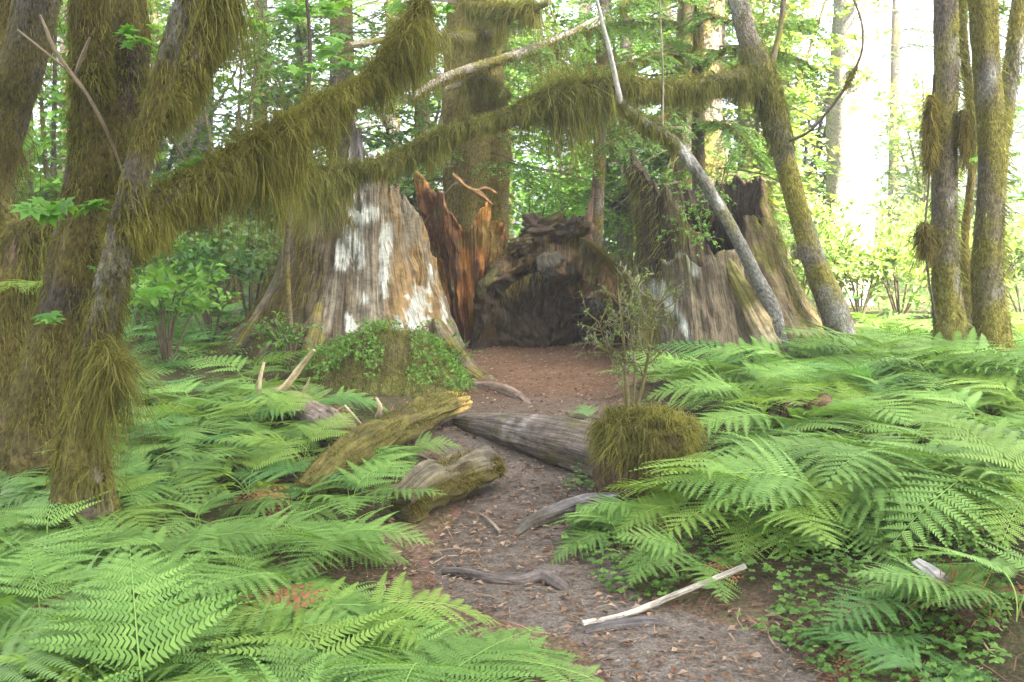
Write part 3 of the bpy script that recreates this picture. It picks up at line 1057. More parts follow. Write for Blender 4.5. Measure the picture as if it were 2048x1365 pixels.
# slimmer grey stem leaning beside it, with the long mossy limb
b = G(175, 1075)
root, L = mossy_tree('slim grey-barked leaning tree with one long moss-draped limb reaching over the stump', b, 0)
Y2 = float(b[1])
trunk = Limb([b + [0, 0, -.15], *px_pts([(165, 960, Y2), (165, 860, Y2 + .05), (190, 730, Y2 + .1), (218, 590, Y2 + .15), (248, 450, Y2 + .2), (275, 340, Y2 + .2), (305, 230, Y2 + .2), (335, 120, Y2 + .2), (365, 20, Y2 + .2), (400, -80, Y2 + .2)])],
             [.22, .13, .09, .075, .075, .07, .06, .055, .05, .05, .05], 80)
g = Geo()
trunk.tube(g, 18, .14, 6, bark_col((.085, .075, .052), (.095, .082, .02), (.21, .21, .18), .02, .5, .5), ridge=.06)
L.build(g, 'trunk', M['bark'], root)
mo = Geo()
moss_tufts(mo, trunk, 2600, .07, .012, 0, .55)
limb = Limb(px_pts([(238, 480, Y2 + .2), (310, 425, Y2 + .35), (400, 375, Y2 + .55), (480, 325, Y2 + .75), (550, 282, Y2 + .95), (620, 235, Y2 + 1.15), (690, 192, Y2 + 1.35), (755, 150, Y2 + 1.55), (800, 95, Y2 + 1.7), (835, 30, Y2 + 1.8), (850, -50, Y2 + 1.9)]),
            [.09, .085, .08, .075, .07, .06, .05, .045, .04, .035, .03], 90)
g = Geo()
limb.tube(g, 16, .25, 8, bark_col((.10, .085, .06), (.13, .12, .025), (.25, .25, .2), .35, .2), ridge=.15)
L.build(g, 'limb', M['bark'], root)
moss_curtain(mo, trunk, 700, lambda u: .16 * sstep(.12, .22, u) * sstep(.40, .30, u) + .06, .010, .1, .42, 2.2, seed=2.2, thick=1.05)
tas = Limb(px_pts([(205, 690, Y2 + .02), (215, 720, Y2 - .02), (228, 745, Y2 - .03)]), [.05, .06, .05], 10)
moss_curtain(mo, tas, 900, lambda u: .62 + 0 * u, .009, 0, 1, 6, seed=5.1)
moss_curtain(mo, Limb(px_pts([(160, 960, Y2 - .05), (200, 945, Y2 - .1)]), [.06, .05], 8), 260, lambda u: .4 + 0 * u, .010, 0, 1, 6, seed=1.1)
moss_curtain(mo, trunk, 500, lambda u: .15, .010, .4, .95, 3, seed=6)
L.build(mo, 'trunk_moss', M['moss'], root)
mo = Geo()


def prof(u):
    gap = 1 - .92 * np.maximum(np.exp(-((u - .475) / .022) ** 2), np.exp(-((u - .63) / .03) ** 2))
    return (.36 + .07 * np.sin(u * 40)) * gap * sstep(0, .04, u) * (1 - .42 * u)


moss_curtain(mo, limb, 9000, prof, .011, 0, .95, 2.6, seed=1.1, thick=1.25)
moss_tufts(mo, limb, 4200, .08, .012, 0, 1)
L.build(mo, 'limb_moss', M['moss'], root)
# upright mossy branch forking off
br = Limb(px_pts([(318, 215, Y2 + .35), (355, 190, Y2 + .5), (385, 120, Y2 + .6), (420, 40, Y2 + .7), (450, -60, Y2 + .8)]), [.06, .08, .085, .08, .08], 30)
g = Geo()
br.tube(g, 14, .2, colfn=bark_col(**BK, amount=.3), ridge=.1)
L.build(g, 'branch', M['bark'], root)
mo = Geo()
moss_curtain(mo, br, 2600, lambda u: .38 + 0 * u, .010, 0, 1, 2.4, seed=9, thick=1.1)
moss_tufts(mo, br, 1200, .08, .012)
L.build(mo, 'branch_moss', M['moss'], root)
g = Geo()
kn = bark_col((.19, .15, .10), (.15, .14, .04), (.3, .27, .2), -.4, .3)
for pts in ([(35, 60, 5.0), (110, 120, 5.0), (150, 155, 5.05), (195, 225, 5.1), (225, 290, 5.2), (245, 345, 5.3)], [(80, 30, 5.0), (110, 100, 5.0), (165, 180, 5.05)], [(150, 150, 5.05), (180, 75, 5.0)]):
    Limb(px_pts(pts), [.006, .010, .010, .006], 24).tube(g, 6, .2, colfn=kn)
L.build(g, 'bare_twig', M['twig'], root)
for (x, y, n, s, dep) in ((265, 322, 6, .06, 5.0), (350, 328, 6, .05, 5.3), (190, 545, 7, .055, 5.0), (262, 588, 5, .065, 4.9), (290, 575, 4, .05, 5.0), (235, 80, 5, .05, 5.0), (60, 640, 5, .07, 4.6)):
    leaf_spray(root, L, at(x, y, dep), (.8, -.2, .05), n, s, M['leaf_lime'], spread=.11)

# dark trunk at the very edge, arching
b = gp(-40, 7.6)
root, L = mossy_tree('dark arching mossy trunk partly cut off by the picture edge', b, 0)
for k, (pts, rr) in enumerate((([(-70, 800, 7.6), (-50, 600, 7.6), (-35, 440, 7.6), (-25, 330, 7.6), (5, 210, 7.5), (50, 110, 7.4), (85, -60, 7.3)], [.27, .22, .19, .18, .18, .15, .14]),
                               ([(-20, 300, 7.6), (-25, 180, 7.7), (-15, 60, 7.8), (0, -60, 7.9)], [.2, .16, .14, .14]))):
    p = px_pts(pts)
    st = Limb(([b + [0, 0, -.1]] if k == 0 else []) + p, ([.36] if k == 0 else []) + rr, 50)
    g = Geo()
    st.tube(g, 22, .15, 6, bark_col((.06, .052, .04), (.095, .085, .022), (.16, .155, .13), .25, .25), ridge=.12)
    L.build(g, 'trunk' if k == 0 else 'fork_stem', M['bark'], root)
    mo = Geo()
    moss_tufts(mo, st, 2800, .08, .013)
    moss_curtain(mo, st, 1200, lambda u: .3 + 0 * u, .012, 0, 1, 2.4, seed=5 + k)
    L.build(mo, 'moss', M['moss_dark'], root)

# mossy broken trunk lower at the edge
b = gp(20, 6.9)
root, L = mossy_tree('low moss-blanketed trunk standing between the dark arching trunk and the forked one', b, 0)
st = Limb([b + [0, 0, -.15], *px_pts([(15, 800, 6.9), (25, 650, 6.9), (40, 540, 6.9), (60, 480, 6.95), (130, 455, 7.0)])], [.22, .18, .16, .15, .13, .06], 50)
g = Geo()
st.tube(g, 22, .2, 6, bark_col((.07, .05, .035), (.11, .085, .02), (.18, .17, .15), .3, .1), ridge=.15)
L.build(g, 'trunk', M['bark'], root)
mo = Geo()
moss_curtain(mo, st, 2200, lambda u: .26 + 0 * u, .012, 0.1, 1, 2.6, seed=15, thick=1.1)
moss_tufts(mo, st, 2500, .08, .013)
L.build(mo, 'moss', M['moss'], root)

# the leaning tree beyond the broken stump, its limb crossing the whole view
b = gp(1695, 10.0)
root, L = mossy_tree('slender mossy tree leaning beside the hollow stump, its mossy limb crossing to the grey stump', b, 0)
trunk = Limb([b + [.02, 0, -.15], *px_pts([(1680, 665, 10), (1655, 590, 10), (1620, 500, 10), (1590, 400, 10), (1565, 300, 10), (1545, 210, 10), (1520, 140, 10), (1492, 60, 10), (1465, -40, 10)])],
             [.17, .15, .135, .115, .10, .10, .11, .12, .10, .095], 80)
g = Geo()
trunk.tube(g, 18, .12, 5, bark_col((.13, .115, .085), (.17, .155, .03), (.32, .33, .29), -.05, .55, .2), ridge=.08)
L.build(g, 'trunk', M['bark'], root)
mo = Geo()
moss_tufts(mo, trunk, 3200, .06, .013)
moss_curtain(mo, trunk, 1200, lambda u: .75 * np.exp(-((u - .74) / .05) ** 2) + .05, .013, .55, .85, 2.6, seed=3, thick=1.2)
L.build(mo, 'trunk_moss', M['moss_green'], root)
limb = Limb(px_pts([(1535, 175, 10), (1490, 155, 9.9), (1420, 170, 9.75), (1330, 178, 9.6), (1240, 172, 9.4), (1165, 178, 9.2), (1110, 188, 9.1), (1050, 218, 9.0), (990, 240, 8.9), (920, 258, 8.8), (850, 292, 8.7), (780, 325, 8.6), (690, 345, 8.5), (620, 350, 8.4), (555, 345, 8.3)]),
            [.11, .09, .075, .07, .07, .065, .06, .055, .05, .05, .055, .055, .05, .045, .03], 120)
g = Geo()
limb.tube(g, 14, .2, 6, bark_col((.12, .105, .075), (.115, .115, .025), (.30, .30, .26), .1, .5), ridge=.1)
L.build(g, 'limb', M['bark'], root)
mo = Geo()
NS = 15


def prof2(u):
    base = .38 + .16 * sstep(.72, .80, u) * sstep(1.0, .95, u) + .16 * np.exp(-((u - .41) / .05) ** 2)
    return base * (1 - .85 * sstep(.50, .55, u) * sstep(.68, .62, u))


moss_curtain(mo, limb, 9000, prof2, .012, .02, 1, 1.8, seed=7.7, thick=1.2)
moss_tufts(mo, limb, 4500, .07, .012, 0, .5)
moss_tufts(mo, limb, 2500, .06, .012, .6, 1, .3)
L.build(mo, 'limb_moss', M['moss_green'], root)
g = Geo()
for pts, rr in (([(1578, 282, 9.9), (1620, 262, 9.8), (1670, 205, 9.7), (1705, 150, 9.6), (1725, 95, 9.5), (1722, 40, 9.5), (1700, -20, 9.5)], [.016, .014, .014, .012, .010]),
                ([(1535, 160, 10), (1560, 60, 10.1), (1570, -40, 10.1)], [.03, .025, .02])):
    Limb(px_pts(pts), rr, 30).tube(g, 6, .2, colfn=bark_col((.08, .065, .05), (.12, .11, .03), (.2, .2, .17), -.2, .3))
L.build(g, 'bare_twig', M['twig'], root)
mo = Geo()
tw = Limb(px_pts([(1690, 175, 9.65), (1712, 130, 9.55)]), [.015, .015], 8)
moss_curtain(mo, tw, 120, lambda u: .25 + 0 * u, .012, 0, 1, 3, seed=1)
L.build(mo, 'twig_moss', M['moss'], root)

# the two lichen-spotted trunks
for k, (xs, bx, rr, lab) in enumerate((
        ([(1900, 690), (1893, 560), (1888, 420), (1890, 280), (1893, 140), (1892, -50)], 1905, [.18, .145, .12, .108, .10, .10, .10], 'lichen-spotted mossy trunk with brown moss clumps hanging on its stump-facing side'),
        ([(1985, 690), (1975, 560), (1980, 430), (1985, 300), (1975, 150), (1962, -50)], 1990, [.22, .17, .135, .12, .12, .115, .115], 'lichen-spotted mossy trunk forking near the top, nearest the edge of its pair'))):
    Y = 8.7 + .15 * k
    b = gp(bx, Y)
    root, L = mossy_tree(lab, b, 0)
    trunk = Limb([b + [0, 0, -.15], *px_pts([(x, y, Y) for x, y in xs])], rr, 70)
    g = Geo()
    trunk.tube(g, 20, .10, 5, bark_col((.095, .082, .058), (.14, .13, .027), (.29, .295, .255), .02, .7, .6), ridge=.06)
    L.build(g, 'trunk', M['bark'], root)
    mo = Geo()
    moss_tufts(mo, trunk, 3400, .055, .013, 0, .6)
    u, p, out, t = trunk.sample(2600)
    kp = out[:, 0] > .25
    ribbons(mo, p[kp], out[kp] + np.array([0, 0, -.4]), RNG.uniform(.04, .12, kp.sum()), .4, RNG.uniform(.008, .016, kp.sum()), 2)
    L.build(mo, 'moss', M['moss_green'], root)
    if k == 0:
        # thin dead twig with moss bunches on it
        tw = Limb(px_pts([(1872, 640, Y - .1), (1858, 560, Y - .15), (1850, 470, Y - .15), (1858, 360, Y - .1), (1862, 250, Y - .05), (1868, 150, Y)]), [.008, .010, .010, .010, .008], 40)
        g = Geo()
        tw.tube(g, 6, .2, colfn=flat_col((.07, .06, .045)))
        L.build(g, 'dead_twig', M['twig'], root)
        for (x0, x1, y0, y1, rad_) in ((1858, 1862, 330, 190, .075), (1852, 1848, 500, 445, .085), (1930, 1925, 320, 220, .05)):
            c = Limb(px_pts([(x0, y0, Y - .12), ((x0 + x1) / 2, (y0 + y1) / 2, Y - .12), (x1, y1, Y - .12)]), [rad_ * .15, rad_ * .55, rad_ * .3], 16)
            g = Geo()
            c.tube(g, 12, .35, colfn=flat_col((.12, .10, .03), .3))
            moss_tufts(g, c, 900, .13, .012, up_bias=0)
            moss_curtain(g, c, 500, lambda u: .30 + 0 * u, .011, 0, 1, 5)
            L.build(g, 'moss_clump', M['moss_dark'], root)
    else:
        st = Limb(px_pts([(1995, 300, Y + .05), (2010, 220, Y + .1), (2028, 100, Y + .15), (2045, -50, Y + .2)]), [.08, .075, .07, .065], 24)
        g = Geo()
        st.tube(g, 14, .1, colfn=bark_col((.13, .12, .09), (.16, .14, .03), (.36, .37, .33), -.05, .6))
        L.build(g, 'fork_stem', M['bark'], root)
        g = Geo()
        moss_curtain(g, st, 400, lambda u: .25 + 0 * u, .012, 0, 1, 3)
        L.build(g, 'fork_moss', M['moss_green'], root)

b = gp(1940, 9.6)
root, L = mossy_tree('thin stem with bright green leaf sprigs between the two lichen-spotted trunks', b, 0, name='young_maple')
st = Limb([b + [0, 0, -.1], *px_pts([(1938, 600, 9.6), (1930, 480, 9.6), (1945, 330, 9.6), (1940, 200, 9.6), (1925, 60, 9.6), (1928, -50, 9.6)])], [.07, .055, .04, .035, .035, .04, .04], 50)
g = Geo()
st.tube(g, 10, .2, colfn=bark_col(**BK, amount=.15))
L.build(g, 'trunk', M['bark'], root)
g = Geo()
moss_curtain(g, st, 900, lambda u: .2 + 0 * u, .012, .5, 1, 3)
L.build(g, 'moss', M['moss_green'], root)
for (x, y, n) in ((1930, 320, 8), (1950, 240, 9), (1960, 370, 6), (1945, 130, 7), (1925, 30, 8), (2000, 400, 4), (1980, 60, 6)):
    leaf_spray(root, L, at(x, y, 9.4), (.5, -.3, .05), n, .10, M['leaf_lime'], spread=.22)

# the grey-spotted sapling leaning across the hollow stump
b = gp(1568, 9.4)
root, L = mossy_tree('thin white-spotted stem leaning across the front of the hollow stump, bent at mid height', b, 0, name='leaning_sapling')
st = Limb([b + [0, 0, -.1], *px_pts([(1548, 630, 9.35), (1510, 550, 9.3), (1470, 470, 9.2), (1430, 400, 9.15), (1385, 330, 9.05), (1340, 278, 9.0), (1290, 245, 8.95), (1240, 205, 8.9)])], [.10, .075, .065, .06, .058, .055, .05, .04, .03], 60)
g = Geo()
st.tube(g, 14, .06, colfn=bark_col((.13, .13, .115), (.12, .115, .04), (.42, .43, .41), -.75, .95, .2))
L.build(g, 'trunk', M['bark'], root)
mo = Geo()
moss_curtain(mo, st, 900, lambda u: .28 * sstep(.78, .86, u) + .02, .010, .7, 1, 3, seed=4)
moss_tufts(mo, st, 700, .05, .010, .78, 1)
L.build(mo, 'moss', M['moss_green'], root)
g = Geo()
Limb(px_pts([(1242, 205, 8.9), (1232, 160, 8.9), (1220, 105, 8.85), (1205, 45, 8.85), (1185, -30, 8.8)]), [.024, .022, .02, .017, .014], 30).tube(g, 8, .1, colfn=flat_col((.27, .26, .23), .4))
L.build(g, 'upright_shoot', M['twig'], root)
g = Geo()
Limb(px_pts([(1325, 255, 9.0), (1326, 150, 9.0), (1322, 60, 9.0), (1318, -30, 9.0)]), [.010, .008, .007, .006], 16).tube(g, 6, .1, colfn=flat_col((.22, .20, .13), .3))
L.build(g, 'upright_shoot', M['twig'], root)


# ------------------------------------------------------------------ fallen wood
def log_obj(name, label, cat, pts, radii, colfn, n=80, sides=20, bump=.12, ridge=.1, tufts=0, extra=None, group=None, mossmat='moss', tl=.05):
    base = ground(*np.mean(np.asarray(pts), 0)[:2])
    root = thing(name, label, cat, base, 0, group)
    L = Local(root)
    lb = Limb(pts, radii, n)
    g = Geo()
    lb.tube(g, sides * 2, bump, 5, colfn, ridge=ridge, fine=.05)
    if not tufts and not extra:
        bpy.data.objects.remove(root)
        o = g.build(name, M['log'])
        return tag(o, label, cat, group)
    L.build(g, 'trunk', M['log'], root)
    if tufts:
        mo = Geo()
        u, p, out, t = lb.sample(tufts)
        kp = (out[:, 2] + .5 * fbm(p * 4, 2)) > -.1
        ribbons(mo, p[kp] + out[kp] * .006, out[kp] * .6 + RNG.normal(0, .6, (kp.sum(), 3)), tl * RNG.uniform(.4, 1.5, kp.sum()), .3, RNG.uniform(.004, .009, kp.sum()), 2, wav=.25)
        L.build(mo, 'moss', M[mossmat], root)
    if extra:
        extra(root, L, lb)
    return root


def on(px, py, lift):
    p = G(px, py)
    return p + [0, 0, lift]


def yellow_end(p, out, u):
    c = bark_col((.07, .05, .026), (.095, .084, .022), (.22, .18, .07), .15, .5)(p, out, u)
    return mixarr(c, (.40, .29, .10), sstep(.9, .97, u))


log_obj('mossy_log', 'yellow-green mossy log with a splintered pale end pointing to the hollow', 'log', [on(610, 1005, .02), on(690, 955, .12), on(800, 895, .15), on(880, 855, .15), on(928, 838, .14)], [.09, .098, .10, .10, .065], yellow_end, bump=.18, ridge=.2, tufts=9000, tl=.03)
log_obj('weathered_log', 'smooth dark grey weathered log ending at the mossy low stump', 'log', [on(915, 850, .02), on(960, 868, .06), on(1030, 895, .11), on(1110, 925, .14), on(1180, 945, .15), on(1240, 960, .13)], [.05, .09, .125, .15, .165, .16],
        bark_col((.115, .095, .075), (.085, .075, .03), (.24, .22, .19), -.45, .6), bump=.06, ridge=.10)


def snags(root, L, lb):
    g = Geo()
    c = flat_col((.42, .34, .20), .3)
    for pts, rr in (([(530, 790, 7.4), (560, 782, 7.35), (590, 750, 7.3), (612, 720, 7.25), (628, 700, 7.2)], [.035, .03, .025, .02, .012]),):
        Limb(px_pts(pts), rr, 16).tube(g, 8, .2, colfn=c)
    L.build(g, 'broken_branch', M['twig'], root)
    for pts, rr in (([(518, 790, 7.4), (520, 760, 7.4), (528, 725, 7.4)], [.022, .016, .010]), ([(600, 800, 7.2), (612, 775, 7.15), (620, 755, 7.1)], [.012, .010, .004]),
                    ([(655, 850, 6.9), (672, 825, 6.85), (692, 812, 6.8)], [.016, .013, .006]), ([(690, 812, 6.8), (715, 840, 6.7), (735, 865, 6.7)], [.010, .008, .004]), ([(755, 835, 6.7), (760, 815, 6.65), (752, 795, 6.65)], [.02, .016, .008])):
        g = Geo()
        Limb(px_pts(pts), rr, 12).tube(g, 7, .2, colfn=flat_col((.38, .31, .2), .3))
        L.build(g, 'branch_stub', M['twig'], root)


log_obj('fallen_branch_log', 'slim brown fallen log with broken pale branches sticking up, among the ferns', 'log', [on(525, 800, .08), on(580, 830, .10), on(640, 868, .11), on(690, 900, .10), on(715, 915, .05)], [.07, .09, .095, .09, .05],
        bark_col((.20, .155, .12), (.12, .105, .03), (.30, .26, .22), -.3, .4), tufts=600, extra=snags)


def chunk_col(p, out, u):
    c = bark_col((.10, .085, .06), (.085, .076, .022), (.22, .20, .17), .1, .5)(p, out, u)
    top = sstep(.2, .75, out[:, 2] + .3 * fbm(p * 5, 2))
    return mixarr(c, (.125, .108, .085), top * .6)


log_obj('log_chunk', 'short mossy block of log lying on the path edge, grey on top', 'log', [on(800, 1045, .08), on(850, 1030, .13), on(910, 1005, .15), on(965, 985, .14), on(992, 975, .10)], [.08, .108, .115, .105, .05], chunk_col, bump=.35, ridge=.3, tufts=7000, tl=.03, mossmat='moss_dark')
log_obj('half_buried_log', 'grey half-buried log crossing the path towards the ferns', 'log', [on(1025, 1078, .0), on(1060, 1062, .03), on(1110, 1048, .05), on(1180, 1030, .06), on(1230, 1020, .04)], [.02, .042, .052, .055, .055], bark_col((.10, .092, .09), (.09, .08, .06), (.22, .22, .22), -.5, .4), ridge=.15)
log_obj('exposed_root', 'thin smooth root snaking across the path below the log chunk', 'root', [on(890, 1148, .0), on(930, 1158, .02), on(985, 1170, .025), on(1040, 1172, .02), on(1085, 1168, .035), on(1118, 1178, .02), on(1150, 1180, -.03)], [.03, .028, .028, .026, .032, .03, .02], flat_col((.10, .085, .075), .3), sides=10, ridge=.1)
log_obj('pale_stick', 'long pale straight stick lying across the small green ground leaves', 'stick', [on(1165, 1256, .015), on(1250, 1240, .02), on(1350, 1213, .05), on(1440, 1190, .08), on(1490, 1178, .10)], [.014, .014, .013, .013, .012], flat_col((.46, .42, .35), .2), sides=8, ridge=.05, bump=.06)
log_obj('flat_root', 'flat grey piece of wood sunk in the path under the pale stick', 'wood', [on(1170, 1268, .0), on(1220, 1262, .012), on(1290, 1255, .014), on(1345, 1248, -.01)], [.015, .028, .03, .012], flat_col((.11, .10, .095), .25), sides=12, ridge=.1)
log_obj('surface_root', 'low root running along the dirt at the foot of the grey stump', 'root', [on(955, 775, .0), on(1000, 785, .03), on(1040, 800, .02), on(1065, 815, -.02)], [.05, .055, .04, .02], bark_col((.15, .11, .08), (.11, .09, .04), (.2, .18, .15), -.4, .3), sides=10, ridge=.15)


def red_rot(p, out, u):
    c = bark_col((.085, .05, .036), (.08, .065, .03), (.18, .14, .12), -.2, .4)(p, out, u)
    return mixarr(c, (.36, .34, .33), sstep(.45, .2, u) * sstep(-.1, .4, out[:, 2]))


def red_twigs(root, L, lb):
    g = Geo()
    n = 120
    u, p, out, t = lb.sample(n, .35, 1)
    ribbons(g, p, out + np.array([-.4, -.3, .2]), RNG.uniform(.05, .25, n), .4, .006, 3)
    L.build(g, 'rootlets', M['fern_dead'], root)


log_obj('broken_log', 'broken log with a bleached white end and reddish rotten wood under the big ferns', 'log', [on(1826, 1200, .15), on(1850, 1212, .13), on(1885, 1228, .09), on(1930, 1245, .04), on(1980, 1262, -.02)], [.022, .034, .042, .05, .05], red_rot, bump=.35, ridge=.4, extra=red_twigs)
log_obj('fallen_stick', 'short dark fallen stick by the foot of the leaning grey stem', 'stick', [on(235, 985, .06), on(270, 990, .08), on(330, 1012, .05)], [.03, .03, .02], flat_col((.12, .09, .07), .3), sides=8)
for k, (a, b_, lab) in enumerate((((835, 920), (880, 940), 'short pale stick leaning off the mossy log onto the path'), ((1000, 1075), (960, 1035), 'thin grey twig lying on the path beside the log chunk'),
                                  ((0, 1000), (90, 1020), 'thin pale twig on the ground at the foot of the mossy trunks'))):
    log_obj('fallen_twig', lab, 'twig', [on(*a, .03), on((a[0] + b_[0]) / 2, (a[1] + b_[1]) / 2, .035), on(*b_, .02)], [.008, .008, .005], flat_col((.30, .25, .19), .3), n=10, sides=6, group='loose twigs on the ground')

# low mossy stump on the path edge with a twiggy shrub on it
b = G(1295, 985)
root = thing('mossy_stump', 'low stump wrapped in yellowish moss at the path edge, a twiggy shrub growing on it', 'tree stump', b)
L = Local(root)


def ms_col(p, th, h, rel, inner):
    c = mixarr(np.broadcast_to((.12, .08, .05), p.shape), (.11, .095, .028), sstep(-.3, .3, fbm(p * 3, 2) + (h - .25) * 1.6))
    return c


g = Geo()
Hs = float(at(1295, 832, b[1] + .1)[2] - b[2])
shell(g, b - [0, 0, .1], (0, 0), lambda th, h: .25 + .05 * np.exp(-h / .15) + .06 * vnoise(V3(np.cos(th) * 1.8, np.sin(th) * 1.8, h * 3)) - .10 * sstep(Hs - .12, Hs + .12, h), lambda th: Hs + .1 + .09 * vnoise(V3(np.cos(th) * 2, np.sin(th) * 2, 1)), 100, 40, thick=.3, depth=.12, colfn=ms_col, seed=3, ridge=.03)
v = [[b[0] + math.cos(a) * .22, b[1] + math.sin(a) * .22, b[2] + Hs - .06] for a in np.linspace(0, 2 * PI, 24, endpoint=False)] + [[b[0], b[1], b[2] + Hs + .02]]
g.add(v, [[k, (k + 1) % 24, 24] for k in range(24)], None, np.broadcast_to((.11, .095, .028), (25, 3)))
L.build(g, 'stump_wood', M['stump'], root)
g = Geo()
n = 15000
th = RNG.uniform(0, 2 * PI, n)
h = Hs * RNG.beta(2.0, 1.0, n)
onto = RNG.uniform(0, 1, n) < .42
lump = .07 * vnoise(V3(np.cos(th) * 1.8, np.sin(th) * 1.8, h * 3))
r = np.where(onto, .25 * np.sqrt(RNG.uniform(0, 1, n)), .255 + lump)
h = np.where(onto, Hs * (.98 + .05 * (1 - (r / .25) ** 2)) + .07 * vnoise(V3(np.cos(th) * r * 9, np.sin(th) * r * 9, 1)), h)
p = V3(b[0] + np.cos(th) * r, b[1] + np.sin(th) * r, b[2] + h)
keep = onto | (fbm(p * 5, 2) + 1.3 * (h / Hs - .30) > 0)
d = np.where(onto[:, None], V3(0 * th, 0 * th, .6 + 0 * th) + RNG.normal(0, .7, (n, 3)), V3(np.cos(th), np.sin(th), -.2 + 0 * th) + RNG.normal(0, .7, (n, 3)))
ribbons(g, p[keep], d[keep], RNG.gamma(2, .018, keep.sum()) + .012, RNG.uniform(.2, 1.0, n)[keep], RNG.uniform(.003, .007, keep.sum()), 3, wav=.25)
L.build(g, 'moss', M['moss'], root)


def twig_shrub(name, label, base, stems, nt, lt, leafn, mat, leafsize, mossn=0, col=(.16, .14, .06), cat='shrub'):
    root = thing(name, label, cat, base)
    L = Local(root)
    g = Geo()
    lf = Geo()
    for pts, r0 in stems:
        lb = Limb([base + [0, 0, -.05], *pts] if np.linalg.norm(pts[0] - base) > .12 else pts, [r0, r0 * .7, r0 * .3], 24)
        lb.tube(g, 7, .2, colfn=flat_col(col, .3))
        for k in range(nt):
            u = RNG.uniform(.35, 1)
            c, r, t, N, B = lb.at(np.array([u]))
            d = norm(t[0] * .6 + RNG.normal(0, .7, 3) + [0, 0, .2])
            l = lt * RNG.uniform(.4, 1.1)
            mid = c[0] + d * l * .55 + RNG.normal(0, .02, 3)
            end = c[0] + d * l + [0, 0, .05 * l] + RNG.normal(0, .03, 3)
            tl = Limb([c[0], mid, end], [.0045, .003, .0015], 8)
            tl.tube(g, 4, .1, colfn=flat_col(col, .3), cap=False)
            for q in range(4):
                cc, _, tt, _, _ = tl.at(np.array([RNG.uniform(.3, 1)]))
                dd = norm(tt[0] + RNG.normal(0, .7, 3))
                ribbons(g, cc, dd[None], l * RNG.uniform(.2, .5), .0, .003, 2, wav=.1)
            if leafn:
                cc, _, tt, _, _ = tl.at(RNG.uniform(.2, 1, leafn))
                leaves(lf, cc, norm(tt + RNG.normal(0, .8, cc.shape)), np.array([0, -.2, 1.0]) + RNG.normal(0, .4, cc.shape), leafsize * RNG.uniform(.7, 1.3, leafn), .6)
    L.build(g, 'stems', M['twig'], root)
    if lf.n:
        L.build(lf, 'leaves', mat, root)
    return root


top = at(1262, 832, b[1])
base = np.array([top[0], b[1], b[2] + Hs - .02])
twig_shrub('twiggy_shrub', 'bare twiggy shrub with olive stems growing out of the low mossy stump', base,
           [([at(1252, 760, b[1]), at(1245, 660, b[1]), at(1236, 575, b[1])], .014), ([at(1285, 770, b[1]), at(1300, 690, b[1] - .05), at(1312, 600, b[1] - .1)], .013), ([at(1240, 760, b[1]), at(1215, 700, b[1]), at(1195, 640, b[1])], .007), ([at(1270, 740, b[1]), at(1262, 650, b[1] + .1), at(1275, 560, b[1] + .1)], .007)],
           26, .20, 8, M['leaf_yellow'], .022, col=(.125, .11, .045))
# huckleberry on the hollow stump
bb = at(1400, 500, 10.5)
twig_shrub('huckleberry_shrub', 'small-leaved green shrub sprouting inside the top of the hollow stump', bb,
           [([bb + [0, 0, .15], at(1400, 400, 10.4), at(1385, 290, 10.3)], .018), ([bb + [.05, 0, .1], at(1430, 420, 10.2), at(1450, 340, 10.1)], .015), ([bb + [-.05, 0, .1], at(1370, 470, 10.1), at(1345, 400, 10)], .012), ([bb + [0, -.1, .1], at(1400, 470, 10), at(1370, 460, 9.9)], .012)],
           17, .30, 9, M['leaf_lime'], .045, col=(.10, .085, .04))

# the mossy hummock in front of the grey stump
b = gp(765, 9.0)
root = thing('moss_hummock', 'rounded mossy hummock covered with small leaves at the foot of the grey stump', 'mound', b)
L = Local(root)
xs = np.linspace(-.78, .78, 70)
ys = np.linspace(-.75, .7, 60)
Xg, Yg = np.meshgrid(xs, ys)


def hum(x, y):
    q = np.clip(1 - (x / .78) ** 2 - (y / .75) ** 2, 0, 1)
    return .50 * q ** .9 * (1 + .45 * fbm(V3(x * 3, y * 3, 2), 2)) - .05


v = V3(b[0] + Xg, b[1] + Yg, gz(b[0] + Xg, b[1] + Yg) + hum(Xg, Yg)).reshape(-1, 3)
i = np.arange(59)[:, None] * 70 + np.arange(69)[None]
f = np.stack([i, i + 1, i + 71, i + 70], -1).reshape(-1, 4)
L.build(Geo().add(v, f, None, mixarr(np.broadcast_to((.07, .06, .025), v.shape), (.10, .10, .03), sstep(-.2, .3, fbm(v * 3, 2))), v[:, :2]), 'mound_soil', M['log'], root)
for nm, n, mat in (('moss', 20000, 'moss_green'), ('leaves', 5200, 'leaf_mid')):
    x, y = RNG.uniform(-.78, .78, n), RNG.uniform(-.75, .6, n)
    kp = (x / .78) ** 2 + (y / .75) ** 2 < .97
    x, y = x[kp], y[kp]
    e = .01
    nrm = norm(V3(-(hum(x + e, y) - hum(x - e, y)) / (2 * e), -(hum(x, y + e) - hum(x, y - e)) / (2 * e), 1 + 0 * x))
    p = V3(b[0] + x, b[1] + y, gz(b[0] + x, b[1] + y) + hum(x, y))
    g = Geo()
    if nm == 'moss':
        ribbons(g, p, nrm + RNG.normal(0, .7, p.shape), RNG.gamma(2, .024, len(p)) + .012, .5, RNG.uniform(.004, .009, len(p)), 3, wav=.25)
    else:
        kp = (fbm(p * 2.2 + 3, 2) + x * .4) > -.25
        p, nrm = p[kp], nrm[kp]
        q = p + nrm * RNG.uniform(.03, .12, len(p))[:, None]
        leaves(g, q, RNG.normal(0, 1, p.shape), nrm + RNG.normal(0, .4, p.shape), RNG.uniform(.025, .05, len(p)), .65)
    L.build(g, nm, M[mat], root)

